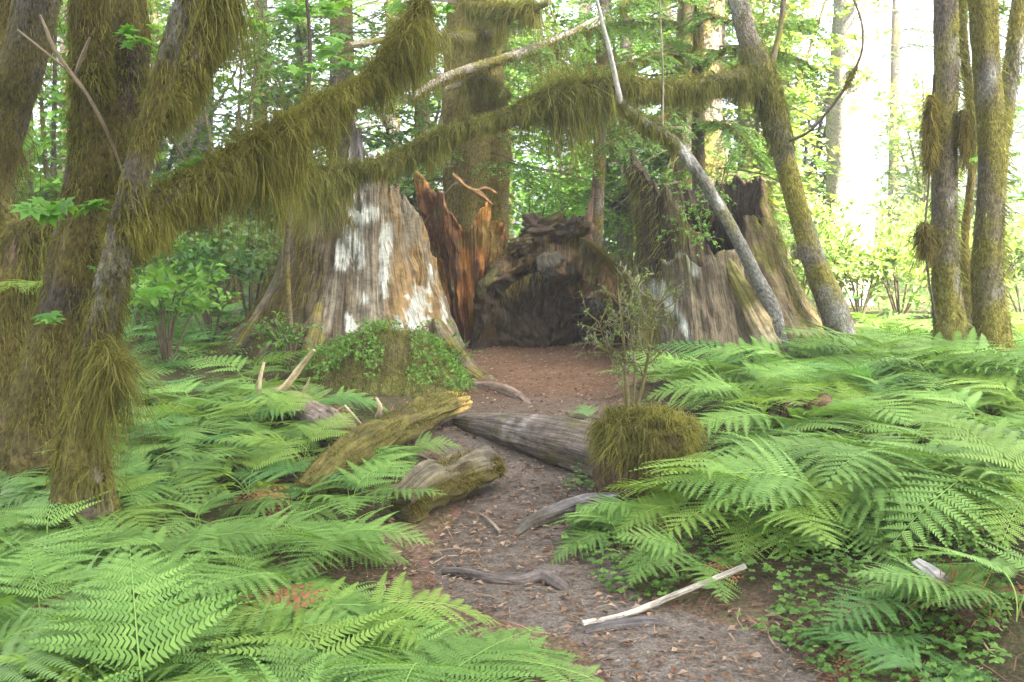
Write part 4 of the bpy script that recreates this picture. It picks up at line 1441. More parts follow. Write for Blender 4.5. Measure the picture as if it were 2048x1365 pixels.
# reddish rotten stump among the ferns
b = gp(1600, 6.5)
root = thing('rotten_stump', 'small reddish-brown rotten stump mostly hidden by fern fronds', 'tree stump', b)
L = Local(root)
g = Geo()
shell(g, b - [0, 0, .1], (.05, 0), lambda th, h: .17 + .07 * np.exp(-h / .2), lambda th: .34 + .08 * vnoise(V3(np.cos(th) * 4, np.sin(th) * 4, 1)), 80, 30, thick=.12, depth=.4,
      colfn=lambda p, th, h, rel, inner: mixarr(np.broadcast_to((.13, .08, .05), p.shape), (.07, .05, .028), sstep(-.2, .3, fbm(p * 5, 3))), seed=2, ridge=.05, rough=.05)
L.build(g, 'stump_wood', M['stump'], root)

# ------------------------------------------------------------------ ferns
def frond_geo(Lf, wid, seed, a0=62, a1=-18, npin=19, npl=9, stipe=.24, twist=0.0):
    rg = np.random.default_rng(seed)
    n = 60
    s = np.linspace(0, 1, n)
    ang = R(a0) + (R(a1 * .3 + 12) - R(a0)) * sstep(.02, .48, s) + (R(a1) - R(12)) * s ** 2.2 * .8
    ds = Lf / (n - 1)
    x = np.concatenate([[0], np.cumsum(np.cos(ang[:-1]) * ds)])
    z = np.concatenate([[0], np.cumsum(np.sin(ang[:-1]) * ds)])
    y = twist * Lf * s ** 2
    c = V3(x, y, z)
    T, _, _ = frames(c)
    up = norm(np.cross(T, np.array([0, 1.0, 0]))) * -1
    up = np.where(up[:, 2:3] < 0, -up, up)
    S = norm(np.cross(up, T))
    g = Geo()
    # rachis
    v, f = [], []
    wr = .0045 * (1 - .8 * s) * Lf / .8
    P = np.stack([c - S * wr[:, None] + up * 0, c + up * wr[:, None], c + S * wr[:, None]], 1)
    i = np.arange(n - 1)[:, None] * 3
    g.add(P.reshape(-1, 3), np.concatenate([np.concatenate([i, i + 1, i + 4, i + 3], 1), np.concatenate([i + 1, i + 2, i + 5, i + 4], 1)]), 1.0)
    ps = stipe + (1 - stipe) * (np.linspace(0, 1, npin) ** .92)
    for k, u in enumerate(ps[:-1]):
        q = (u - stipe) / (1 - stipe)
        shape = min(1.0, .80 + 1.8 * q) * (1 - q) ** .92
        for sg in (-1, 1):
            uu = min(u + (.5 / npin * (1 - stipe) if sg > 0 else 0), .995)
            j = uu * (n - 1)
            b = np.array([np.interp(j, np.arange(n), c[:, a]) for a in range(3)])
            j = int(j)
            t, ss, uv = T[j], S[j] * sg, up[j]
            l = wid * shape * rg.uniform(.88, 1.08)
            if l < .012:
                continue
            sweep = .38 + .35 * q + rg.normal(0, .05)
            d = norm(ss + t * sweep + uv * (.08 + rg.normal(0, .06)))
            m = max(3, int(npl * (.4 + .6 * shape)))
            e = np.linspace(0, 1, m + 1)
            drp = -.10 - .14 * rg.uniform()
            mid = b + d * (e * l)[:, None] + uv * (drp * l * e * e)[:, None]
            pw = .118 * wid * (.45 + .55 * shape)
            w = pw * (1 - e[:-1]) ** .85 * np.minimum(1, .75 + e[:-1] * 2.5) * rg.uniform(.86, 1.1, m)
            fwd = norm(np.cross(uv, d) * sg)
            tint = np.clip(rg.uniform(.2, .8) + rg.normal(0, .12, m), 0, 1)
            for side in (-1, 1):
                nn = norm(t * side + d * .62 - uv * .10)
                A, B = mid[:-1], mid[1:]
                tipA = A + nn * w[:, None] * .66 + d * (l / m * .12)
                tipB = A + nn * w[:, None] * 1.10 + d * (l / m * .55)
                A = A + (B - A) * .06
                B = A + (B - A) * .86
                quad = np.stack([A, B, tipB, tipA], 1)
                ii = np.arange(m)[:, None] * 4
                ff = np.concatenate([ii, ii + 1, ii + 2, ii + 3], 1)
                g.add(quad.reshape(-1, 3), ff if side * sg > 0 else ff[:, ::-1], np.repeat(tint, 4))
    return g


FROND = {}
for nm, mat in (('g', 'fern'), ('y', 'fern_yellow'), ('b', 'fern_blue')):
    FROND[nm] = []
    for k in range(7):
        rr = np.random.default_rng(100 + k)
        me = frond_geo(.80, .37 + .08 * rr.uniform(), 40 + k, a0=rr.uniform(58, 76), a1=rr.uniform(-44, -6), npin=12 + k % 4, npl=21, stipe=.30, twist=rr.uniform(-.12, .12)).mesh('frond')
        me.materials.append(M[mat])
        FROND[nm].append(me)
DEADF = frond_geo(.80, .24, 91, a0=58, a1=-62, npin=18, npl=6).mesh('frond')
DEADF.materials.append(M['fern_dead'])
LOWF = {}
for nm, mat in (('g', 'fern'), ('y', 'fern_yellow'), ('b', 'fern_blue')):
    LOWF[nm] = []
    for k in range(3):
        me = frond_geo(.80, .38, 70 + k, a0=62, a1=-18, npin=12, npl=13).mesh('frond')
        me.materials.append(M[mat])
        LOWF[nm].append(me)


def fern(p, size, n, label, group, kind='g', az=None, spread=PI * 2, low=False, lift=(0, 0), name='fern'):
    root = thing(name, label, 'fern', p, RNG.uniform(0, 6.28) if az is None else 0, group)
    lib = (LOWF if low else FROND)[kind]
    for k in range(n):
        dead = RNG.uniform() < .035 and not low
        o = bpy.data.objects.new('frond', DEADF if dead else lib[int(RNG.integers(len(lib)))])
        COL.objects.link(o)
        o.parent = root
        a = (k / n - .5) * spread + RNG.normal(0, .22) + (az or 0)
        s = size / .8 * RNG.uniform(.62, 1.18)
        o.scale = (s, s, s)
        o.rotation_euler = (RNG.normal(0, .16), RNG.normal(lift[0], .16) + lift[1], a)
        o.location = (RNG.normal(0, .02), RNG.normal(0, .02), -.02)
    return root


def free(x, y, m=.0):
    return abs(x - path_c(y)) > path_w(y) + m


def fern_patch(n, xr, yr, size, label, group, kinds='gggyb', low=False, mind=.3, nf=(6, 9), test=None, seed=0, sz_slope=0):
    rg = np.random.default_rng(seed)
    pts = []
    tries = 0
    while len(pts) < n and tries < 6000:
        tries += 1
        y = rg.uniform(*yr)
        x = xr(y)[0] + (xr(y)[1] - xr(y)[0]) * rg.uniform()
        if test and not test(x, y):
            continue
        if all((x - a) ** 2 + (y - b) ** 2 > mind ** 2 for a, b in pts):
            pts.append((x, y))
    for x, y in pts:
        fern(ground(x, y), rg.uniform(*size), int(rg.integers(*nf)), label, group, kinds[int(rg.integers(len(kinds)))], low=low)


pxx = lambda px, y: (px - CX) / F * y
# the big bright patch near the camera on the near side of the path
fern_patch(40, lambda y: (pxx(-160, y), min(pxx(860, y), float(path_c(y) - path_w(y)) - .45 - .38 * float(sstep(2.6, 3.5, y)))), (2.25, 4.3), (.54, .74), 'bright green fern in the dense patch beside the path, below the log chunk', 'ferns in the dense near patch', 'ggggy', mind=.23, seed=1)
for (px, Y, s, az, lab) in ((1040, 2.45, .56, .1, 'bright fern whose fronds reach furthest over the near path, before the pale stick'), (1225, 2.55, .60, .1, 'yellow-green fern at the bottom edge, its fronds over the path corner'),
                            (700, 6.0, .52, -.2, 'fern growing against the near end of the mossy yellow-green log'), (800, 6.3, .40, -.4, 'small fern in the corner between the mossy log and the log chunk'), (600, 3.5, .62, .35, 'bright fern with fronds reaching towards the thin smooth root'), (640, 4.4, .62, .5, 'fern with pointed fronds touching the mossy side of the log chunk'), (700, 5.2, .62, .4, 'fern spreading in front of the mossy yellow-green log')):
    fern(gp(px, Y), s, 8, lab, None, 'y' if px == 1120 else 'g', az=az, spread=PI * 1.5)
fern_patch(28, lambda y: (pxx(170, y), pxx(640, y)), (4.5, 7.6), (.48, .66), 'green fern between the moss-wrapped trunks and the fallen branch log', 'ferns between the mossy trunks and the fallen log', 'gggyb', mind=.32, seed=2)
fern_patch(10, lambda y: (pxx(-80, y), pxx(190, y)), (3.9, 5.6), (.45, .60), 'darker fern around the feet of the moss-wrapped trunks', 'ferns at the feet of the mossy trunks', 'gbg', mind=.34, seed=3)
fern(at(395, 900, 5.6) - [0, 0, .55], .80, 3, 'fern with one large light green frond lying out beside the slim leaning trunk', None, 'y', az=-.25, spread=1.2)
fern(at(60, 560, 6.6) - [0, 0, .08], .42, 6, 'small fern growing high on the low moss-blanketed trunk', None, 'y')
fern(gp(140, 5.9) + [0, 0, .1], .5, 6, 'fern squeezed in the gap between the two mossy leaning trunks', None, 'g')
# over the path's other side
spec = ((1385, 4.9, .55, 3.3, 1.6, 'y', 'fern with a long frond hanging down beside the low mossy stump'), (1290, 5.0, .50, 3.2, 1.2, 'g', 'fern reaching out over the path below the low mossy stump'),
        (1520, 4.75, .86, -1.6, 4.4, 'y', 'large bright fern beside the low mossy stump, fronds spread wide above tiny ground leaves'), (1680, 4.7, .86, -1.5, 4.4, 'g', 'large fern with broad hanging triangular fronds above the tiny ground leaves'),
        (1800, 5.0, .85, -1.5, 4.8, 'g', 'fern arching above the broken white-ended log'), (1960, 4.7, 1.0, 2.4, 4.2, 'g', 'tall fern at the edge above the broken white-ended log, fronds reaching to the middle'),
        (2080, 4.5, .95, 2.6, 3.6, 'y', 'yellow-green fern half cut off by the picture edge'), (1850, 3.75, .50, 2.2, 4.5, 'b', 'small bluish fern by the path under the broken log'), (1780, 3.5, .42, 2.0, 4.5, 'b', 'small low fern at the bottom edge of the path'),
        (1960, 3.7, .55, 2.4, 4.2, 'g', 'low fern in the dark corner under the tall edge fern'), (1900, 3.25, .42, 1.8, 5, 'b', 'small dark fern at the bottom edge under the broken log'), (2060, 3.6, .6, 2.6, 4, 'g', 'low fern at the lower corner beyond the path'),
        (1400, 4.35, .50, -1.7, 3.6, 'g', 'small fern leaning over the clover-like leaves towards the pale stick'), (1250, 4.75, .46, 2.6, 2.6, 'g', 'small fern overhanging the path edge beyond the pale stick'),
        (1700, 4.5, .5, -1.8, 3.5, 'g', 'small fern drooping in the shade between the ground leaves and the broken log'))
for px, Y, s, az, spd, kd, lab in spec:
    fern(gp(px, Y), s, 9 if s > .7 else 6, lab, None, kd, az=az, spread=spd)
fern_patch(15, lambda y: (pxx(1440, y), pxx(2100, y)), (5.7, 7.4), (.66, .88), 'fern in the thick bank between the low mossy stump and the lichen-spotted trunks', 'ferns on the bank beyond the path', 'gggyg', mind=.42, seed=4)
fern_patch(26, lambda y: (pxx(1330, y), pxx(2120, y)), (7.3, 9.6), (.68, .98), 'fern in the bank below the hollow stump and the lichen-spotted trunks', 'ferns below the hollow stump', 'ggb', low=True, mind=.40, seed=5, test=lambda x, y: y < 9.2 or x > pxx(1560, y))
for px, Y, s_, lab in ((1890, 8.1, 1.15, 'tall fern standing close in front of the lichen-spotted trunk with moss clumps'), (2030, 7.9, 1.2, 'tall fern rising at the foot of the forked lichen-spotted trunk'),
                       (1730, 9.2, 1.15, 'pale fern at the base of the slender leaning mossy tree'), (1600, 8.6, 1.0, 'fern in front of the foot of the thin white-spotted leaning stem'), (1470, 8.3, .85, 'fern in front of the squared slab of the hollow stump')):
    fern(gp(px, Y), s_, 9, lab, None, 'g')
fern_patch(26, lambda y: (pxx(1600, y), pxx(2150, y)), (9.6, 12.5), (.6, .85), 'paler fern beyond the lichen-spotted trunks at the clearing', 'ferns at the sunlit clearing', 'gyg', low=True, mind=.38, seed=6)
fern(gp(1180, 7.6), .42, 4, 'single pale frond fern lying on the dirt beside the weathered log', None, 'b', az=2.8, spread=1.6)
# shaded slope behind the trunks
fern_patch(26, lambda y: (pxx(120, y), pxx(560, y)), (7.8, 13.5), (.5, .75), 'shaded fern on the slope beside the grey stump', 'ferns on the shaded slope', 'bbg', low=True, mind=.5, seed=7)
fern_patch(10, lambda y: (pxx(1030, y), pxx(1260, y)), (14.5, 19), (.6, .9), 'pale fern in the green gap beyond the hollow log', 'ferns beyond the hollow log', 'bg', low=True, mind=.6, seed=8)

# ------------------------------------------------------------------ low growth nobody could count
def trefoil(pos, size, g):
    n = len(pos)
    a = RNG.uniform(0, 2 * PI, n)
    up = norm(np.array([0, -.25, 1.0]) + RNG.normal(0, .25, (n, 3)))
    ti = RNG.uniform(0, 1, n)
    for k in range(3):
        b = a + k * 2 * PI / 3
        d = norm(V3(np.cos(b), np.sin(b), -.12 + 0 * b))
        leaves(g, pos, d, up, size, 1.1, tint=ti, fold=.10)


g = Geo()
n = 7500
y = RNG.uniform(3.0, 6.6, n)
x = pxx(RNG.uniform(1130, 2050, n), y)
dd = x - path_c(y) - path_w(y)
kp = (dd > -.16 + .16 * vnoise(V3(x * 4, y * 4, 0))) & (fbm(V3(x * 2, y * 2, 5), 2) > -.35)
x, y = x[kp], y[kp]
trefoil(V3(x, y, gz(x, y) + RNG.uniform(.02, .10, len(x))), RNG.uniform(.012, .027, len(x)), g)
tag(g.build('ground_cover', M['leaf_mid']), 'small clover-like leaves carpeting the shady path edge', 'ground cover', kind='stuff')

g = Geo()
n = 26000
y = 4.5 + 15 * RNG.uniform(0, 1, n) ** 1.1
x = RNG.uniform(-.75, .75, n) * (y + 2)
kp = (np.abs(x - path_c(y)) > path_w(y) + .12) & (fbm(V3(x * 1.3, y * 1.3, 9), 2) > -.3) & ((x - HC[0]) ** 2 + (y - HC[1]) ** 2 > 1.2)
x, y = x[kp], y[kp]
h = RNG.uniform(.02, 1, len(x)) ** 2 * (.04 + .50 * sstep(7.5, 11, y))
leaves(g, V3(x, y, gz(x, y) + h), RNG.normal(0, 1, (len(x), 3)) * [1, 1, .4], np.array([0, -.2, 1.0]) + RNG.normal(0, .4, (len(x), 3)), RNG.uniform(.02, .05, len(x)) * (.6 + 1.4 * sstep(6, 12, y)), .6)
tag(g.build('undergrowth', M['leaf_dark']), 'low leafy herbs covering the forest floor under the trees', 'undergrowth', kind='stuff')

g = Geo()
n = 9000
y = RNG.uniform(3, 12, n)
x = RNG.uniform(-.7, .7, n) * (y + 1)
kp = np.abs(x - path_c(y)) > path_w(y) - .1
x, y = x[kp], y[kp]
a = RNG.uniform(0, 2 * PI, len(x))
ribbons(g, V3(x, y, gz(x, y) + .015), V3(np.cos(a), np.sin(a), RNG.uniform(-.05, .35, len(x))), RNG.gamma(2, .06, len(x)), .1, RNG.uniform(.004, .010, len(x)), 3)
tag(g.build('dead_leaves', M['litter']), 'dead stems and fallen twigs lying under the ferns', 'litter', kind='stuff')


# ------------------------------------------------------------------ forest behind
def hemlock_crown(seed, H=14.0, zmin=1.6, maxlen=2.6, nb=95, leaf=.075, dens=1.0):
    rg = np.random.default_rng(seed)
    pos, dr, nr, ti = [], [], [], []
    gb = Geo()
    for k in range(nb):
        z = zmin + (H - zmin) * rg.uniform(0, 1) ** 1.15
        ln = maxlen * (1 - (z / H)) ** .6 * rg.uniform(.6, 1.1)
        a = rg.uniform(0, 2 * PI)
        h = np.array([math.cos(a), math.sin(a), 0])
        e = np.linspace(0, 1, 8)
        c = np.array([0, 0, z]) + h * (e * ln)[:, None] + np.array([0, 0, 1.0]) * ((.12 * e - .42 * e ** 2) * ln)[:, None]
        c += rg.normal(0, .03, c.shape) * e[:, None]
        w = .018 * (1 - .8 * e)
        P = np.stack([c - [0, 0, 1] * w[:, None], c + [0, 0, 1] * w[:, None]], 1).reshape(-1, 3)
        i = np.arange(7)[:, None] * 2
        gb.add(P, np.concatenate([i, i + 1, i + 3, i + 2], 1), None, (.09, .075, .05))
        nt = int(ln / .13)
        for q in range(nt):
            u = .18 + .82 * (q + rg.uniform()) / nt
            sg = 1 if q % 2 else -1
            b = np.array([np.interp(u, e, c[:, j]) for j in range(3)])
            s = np.array([-h[1], h[0], 0]) * sg
            d = norm(s * .8 + h * .7 + np.array([0, 0, -.18 + rg.normal(0, .08)]))
            tl = (.16 + .42 * ln / maxlen) * (1 - .75 * u) * rg.uniform(.7, 1.2) + .10
            m = max(3, int(tl / .045 * dens))
            t = np.linspace(.08, 1, m)
            cc = b + d * (t * tl)[:, None] + np.array([0, 0, -1.0]) * (.25 * tl * t * t)[:, None]
            sd = np.cross(d, [0, 0, 1.0])
            for s2 in (-1, 1):
                pos.append(cc)
                dr.append(np.tile(d * .8 + sd * s2 * .75, (m, 1)) + rg.normal(0, .12, (m, 3)))
                ti.append(np.clip(.25 + .6 * t * u + rg.normal(0, .12, m), 0, 1))
    pos, dr, ti = np.concatenate(pos), np.concatenate(dr), np.concatenate(ti)
    g = Geo()
    leaves(g, pos, dr, np.array([0, 0, 1.0]) + rg.normal(0, .22, pos.shape), leaf * rg.uniform(.7, 1.3, len(pos)), .5, tint=ti)
    return g.mesh('crown'), gb.mesh('branches')


CROWNS = [hemlock_crown(1, 14, 1.9, 2.7, 100), hemlock_crown(2, 13, 1.2, 2.3, 90), hemlock_crown(3, 15, 2.6, 3.0, 105)]
for cm, bm in CROWNS:
    cm.materials.append(M['conifer'])
    bm.materials.append(M['twig'])
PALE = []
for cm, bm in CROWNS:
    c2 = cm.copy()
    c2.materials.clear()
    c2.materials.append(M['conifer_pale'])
    PALE.append((c2, bm))


def hemlock(px, Y, r, label, k=0, pale=False, lean=0.0, bark=(.11, .09, .07), mossy=.0, hang=0, scale=1.0, crown=True, group=None, name='hemlock_tree', grey=(.24, .23, .21), taper=.45):
    b = gp(px, Y)
    root = thing(name, label, 'tree', b, 0, group)
    L = Local(root)
    g = Geo()
    H = 13 * scale
    lb = Limb([b + [0, 0, -.3], b + [0, 0, .5], b + [lean * 2, 0, 3], b + [lean * 5, .1, 7], b + [lean * 9, .1, H]], [r * 1.35, r * 1.05, r * .95, r * .8, r * taper * .5], 60)
    lb.tube(g, 20, .08, 4, bark_col(bark, (.12, .10, .025), grey, mossy, .4), ridge=.12)
    L.build(g, 'trunk', M['bark'], root)
    if crown:
        cm, bm = (PALE if pale else CROWNS)[k % 3]
        for me, nm in ((cm, 'crown'), (bm, 'branches')):
            o = link(nm, me, None, root)
            if nm == 'branches':
                o['kind'] = 'stuff'
            o.rotation_euler = (0, 0, RNG.uniform(0, 6.28))
            o.scale = (scale,) * 3
    if hang:
        mo = Geo()
        moss_tufts(mo, lb, hang * 2, .12, .02, .03, .5)
        moss_curtain(mo, lb, hang, lambda u: .5 + 0 * u, .018, .1, .5, 1.5, seed=px * .1)
        L.build(mo, 'moss', M['moss_dark'], root)
    return root, L, lb


root, L, lb = hemlock(952, 13.2, .42, 'massive brown mossy trunk rising straight behind the grey stump', 0, mossy=.6, hang=3200, bark=(.085, .06, .036))
mo = Geo()
for k, (pts, hg) in enumerate(((  [(1010, 60, 12.8), (930, 75, 12.2), (850, 72, 11.6), (780, 78, 11.2), (700, 92, 10.9)], .55), ([(1015, 190, 12.9), (960, 160, 12.6), (890, 180, 12.4)], .6), ([(930, 10, 12.6), (1040, 20, 12), (1100, 5, 11.6)], .4))):
    lm = Limb(px_pts(pts), [.05, .045, .035], 30)
    g = Geo()
    lm.tube(g, 10, .2, colfn=bark_col((.2, .18, .12), (.15, .14, .03), (.34, .33, .27), -.1, .4))
    L.build(g, 'limb', M['bark'], root)
    moss_curtain(mo, lm, 1500, lambda u, hg=hg: hg + 0 * u, .014, 0, .75, 1.8, seed=k + .4, thick=1.4)
L.build(mo, 'limb_moss', M['moss'], root)

hemlock(1392, 14.2, .36, 'broad pale mossy trunk rising behind the hollow stump', 1, mossy=.05, hang=500, bark=(.16, .13, .10))
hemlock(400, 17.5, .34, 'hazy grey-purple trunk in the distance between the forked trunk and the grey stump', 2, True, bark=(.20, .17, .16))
hemlock(690, 15.5, .20, 'dark slim trunk directly behind the white splintered snag', 1, bark=(.07, .06, .05))
hemlock(1690, 17.5, .40, 'broad sunlit trunk at the bright clearing, almost white', 2, False, crown=False, mossy=-.7, bark=(.30, .27, .23), grey=(.46, .44, .41))
GB = 'slim conifers of the forest behind'
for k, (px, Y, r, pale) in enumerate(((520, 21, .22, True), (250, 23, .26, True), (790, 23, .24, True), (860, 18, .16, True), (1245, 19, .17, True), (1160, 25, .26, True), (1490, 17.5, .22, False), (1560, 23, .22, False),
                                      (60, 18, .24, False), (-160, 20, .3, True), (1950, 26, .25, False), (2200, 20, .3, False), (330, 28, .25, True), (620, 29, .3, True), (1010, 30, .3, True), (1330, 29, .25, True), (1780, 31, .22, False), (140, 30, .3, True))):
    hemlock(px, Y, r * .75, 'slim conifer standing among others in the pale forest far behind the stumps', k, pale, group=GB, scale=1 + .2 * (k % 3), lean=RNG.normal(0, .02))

# hanging hemlock boughs across the upper middle
def bough(name_root, L, pts, rad_, nt, leaf, mat, hang=0, hm='moss'):
    lm = Limb(px_pts(pts), rad_, 40)
    g = Geo()
    lm.tube(g, 8, .2, colfn=bark_col((.12, .10, .07), (.14, .12, .03), (.3, .29, .25), .0, .5))
    L.build(g, 'bough', M['bark'], name_root)
    lf = Geo()
    for k in range(nt):
        u = RNG.uniform(.05, 1)
        c, r, t, N, B = lm.at(np.array([u]))
        sg = RNG.choice([-1, 1])
        hor = norm(np.cross(t[0], [0, 0, 1.0])) * sg
        d = norm(hor + t[0] * .6 + [0, 0, RNG.normal(-.15, .15)])
        tl = RNG.uniform(.2, .65)
        m = int(tl / .03)
        tt = np.linspace(.05, 1, m)
        cc = c[0] + d * (tt * tl)[:, None] - np.array([0, 0, 1]) * (.22 * tl * tt ** 2)[:, None]
        sd = np.cross(d, [0, 0, 1.0])
        for s2 in (-1, 1):
            leaves(lf, cc, d * .7 + sd * s2 * .8 + RNG.normal(0, .15, (m, 3)), np.array([0, 0, 1.0]) + RNG.normal(0, .25, (m, 3)), .045 * leaf * RNG.uniform(.7, 1.3, m), .5, tint=np.clip(.3 + .6 * tt + RNG.normal(0, .1, m), 0, 1))
    L.build(lf, 'foliage', M[mat], name_root)
    if hang:
        mo = Geo()
        moss_curtain(mo, lm, hang, lambda u: .34 + 0 * u, .013, 0, 1, 1.8, seed=nt * .3)
        L.build(mo, 'bough_moss', M[hm], name_root)


b = gp(1400, 12.4)
root = thing('hemlock_tree', 'slender hemlock above the hollow stump with layered light green boughs and hanging moss', 'tree', b)
L = Local(root)
g = Geo()
Limb([b + [0, 0, -.2], at(1398, 400, 12.4), at(1396, 200, 12.4), at(1400, -60, 12.4), b + [0, 0, 9]], [.10, .085, .075, .06, .02], 40).tube(g, 12, .1, colfn=bark_col(**BK))
L.build(g, 'trunk', M['bark'], root)
for pts in ([(1398, 60, 12.4), (1300, 40, 11.9), (1180, 60, 11.4), (1080, 100, 11)], [(1400, 110, 12.4), (1330, 110, 11.8), (1230, 130, 11.2), (1120, 150, 10.8)], [(1398, 20, 12.4), (1450, 40, 11.8), (1540, 50, 11.4), (1640, 40, 11)],
            [(1400, 130, 12.4), (1450, 100, 11.9), (1530, 100, 11.5), (1600, 120, 11.2)], [(1398, 200, 12.4), (1350, 220, 11.8), (1280, 260, 11.3), (1220, 290, 11)], [(1398, 250, 12.4), (1450, 250, 11.9), (1500, 300, 11.6)], [(1398, 0, 12.4), (1330, -10, 11.6), (1240, 10, 11)]):
    bough(root, L, pts, [.028, .022, .016, .008], 60, 1.25, 'conifer_pale', 800)
# the grey limb high behind
b = gp(1180, 13.4)
root = thing('fallen_limb_tree', 'dark slender tree whose bare grey limb slants down behind the mossy limbs', 'tree', b)
L = Local(root)
g = Geo()
Limb([b + [0, 0, -.2], b + [.1, 0, 2], at(1205, 60, 13.4), at(1210, -60, 13.4)], [.10, .09, .075, .06], 30).tube(g, 12, .1, colfn=bark_col(**BK))
L.build(g, 'trunk', M['bark'], root)
lm = Limb(px_pts([(1205, 40, 13.4), (1130, 75, 12.6), (1060, 100, 12.0), (1000, 120, 11.6), (930, 140, 11.2), (870, 165, 10.8), (825, 195, 10.5)]), [.07, .065, .06, .055, .05, .045, .03], 50)
g = Geo()
lm.tube(g, 12, .1, colfn=bark_col((.24, .22, .18), (.13, .12, .03), (.45, .44, .40), -.45, .8))
L.build(g, 'limb', M['bark'], root)
mo = Geo()
moss_curtain(mo, lm, 900, lambda u: .35 * sstep(.45, .2, u) + .08, .013, 0, 1, 2, seed=2)
L.build(mo, 'moss', M['moss_dark'], root)
bough(root, L, [(1205, 40, 13.4), (1290, 60, 13), (1400, 95, 12.6)], [.03, .02, .01], 50, 1.3, 'conifer_pale', 500)

# leaf twigs of a small maple in the upper left of the gap
b = gp(585, 9.8)
root = thing('young_maple', 'thin young maple with light green leaf layers beside the grey stump, high over the slope', 'tree', b)
L = Local(root)
g = Geo()
Limb([b + [0, 0, -.1], at(575, 500, 9.8), at(600, 300, 9.6), at(620, 120, 9.4), at(610, -40, 9.2)], [.03, .025, .022, .02, .015], 40).tube(g, 8, .1, colfn=bark_col(**BK))
L.build(g, 'trunk', M['bark'], root)
for (x, y, n) in ((540, 30, 16), (620, 20, 14), (600, 95, 10), (700, 35, 12), (480, 60, 8), (640, 130, 8), (560, 140, 7), (760, 20, 8), (480, 10, 10), (820, 30, 7)):
    leaf_spray(root, L, at(x, y, 8.6 + RNG.uniform(0, 1.5)), (RNG.normal(), -.3, .0), n, .11, M['leaf_lime'], spread=.3)


# airy vine maples further back
def airy_maple(px, Y, H, W_, n, mat, label, group=None, zlo=1.4, leaf=.10):
    b = gp(px, Y)
    root = thing('vine_maple', label, 'tree', b, 0, group)
    L = Local(root)
    g, lf, mo = Geo(), Geo(), Geo()
    for k in range(5):
        a = RNG.uniform(0, 2 * PI)
        tip = b + [math.cos(a) * W_ * RNG.uniform(.3, .9), math.sin(a) * W_ * RNG.uniform(.3, .9), H * RNG.uniform(.7, 1.05)]
        lm = Limb([b + [0, 0, -.1], b * .75 + tip * .25 + [0, 0, H * .16], tip], [.05, .035, .01], 30)
        lm.tube(g, 7, .15, colfn=bark_col((.12, .10, .075), (.12, .11, .03), (.28, .27, .23), .1, .5), cap=False)
        moss_curtain(mo, lm, 130, lambda u: .3 + 0 * u, .016, .2, 1, 1.6, seed=k + px * .01)
        for q in range(26):
            u = RNG.uniform(.25, 1)
            c, _, t, _, _ = lm.at(np.array([u]))
            if c[0][2] - b[2] < zlo:
                continue
            d = norm(t[0] * .3 + RNG.normal(0, 1, 3) * [1, 1, .22])
            ln = RNG.uniform(.4, 1.0) * W_ * .6
            m = n // 130 + 2
            tt = RNG.uniform(.1, 1, m)
            cc = c[0] + d * (tt * ln)[:, None] + RNG.normal(0, .11, (m, 3)) * [1, 1, .4]
            ribbons(g, c, d[None], ln, .1, .010, 3)
            leaves(lf, cc, d * .5 + RNG.normal(0, .8, (m, 3)) * [1, 1, .4], np.array([0, -.15, 1]) + RNG.normal(0, .35, (m, 3)), leaf * RNG.uniform(.6, 1.3, m), .75, tint=np.clip(RNG.uniform(0, 1) + RNG.normal(0, .2, m), 0, 1))
    L.build(g, 'trunk', M['bark'], root)
    L.build(lf, 'leaves', M[mat], root)
    L.build(mo, 'moss', M['moss'], root)


for k, (px, Y, H, W_, n, mat) in enumerate(((470, 14.5, 4.6, 1.7, 2200, 'leaf_mid'), (640, 17, 5.6, 1.9, 2200, 'conifer_pale'), (110, 13, 4.8, 1.8, 3600, 'leaf_lime'), (830, 16, 5.4, 1.6, 2000, 'leaf_mid'), (300, 15.5, 5.2, 2.0, 2200, 'leaf_mid'))):
    airy_maple(px, Y, H, W_, n, mat, 'airy vine maple with thin stems in the forest gaps left of the brown mossy trunk', 'vine maples in the forest gaps', leaf=.075 + .004 * Y)
for k, (px, Y, H, W_, n, mat) in enumerate(((1130, 20, 6.4, 2.2, 3600, 'leaf_lime'), (1260, 16, 5.4, 1.7, 3600, 'leaf_mid'), (1500, 15, 5.2, 1.6, 3200, 'leaf_yellow'), (1590, 18, 6.0, 1.6, 2600, 'leaf_yellow'), (1850, 22, 5.5, 1.8, 1600, 'leaf_yellow'))):
    airy_maple(px, Y, H, W_, n, mat, 'sunlit airy vine maple beyond the hollow log and the hollow stump', 'sunlit vine maples behind the hollow stump', leaf=.075 + .004 * Y)


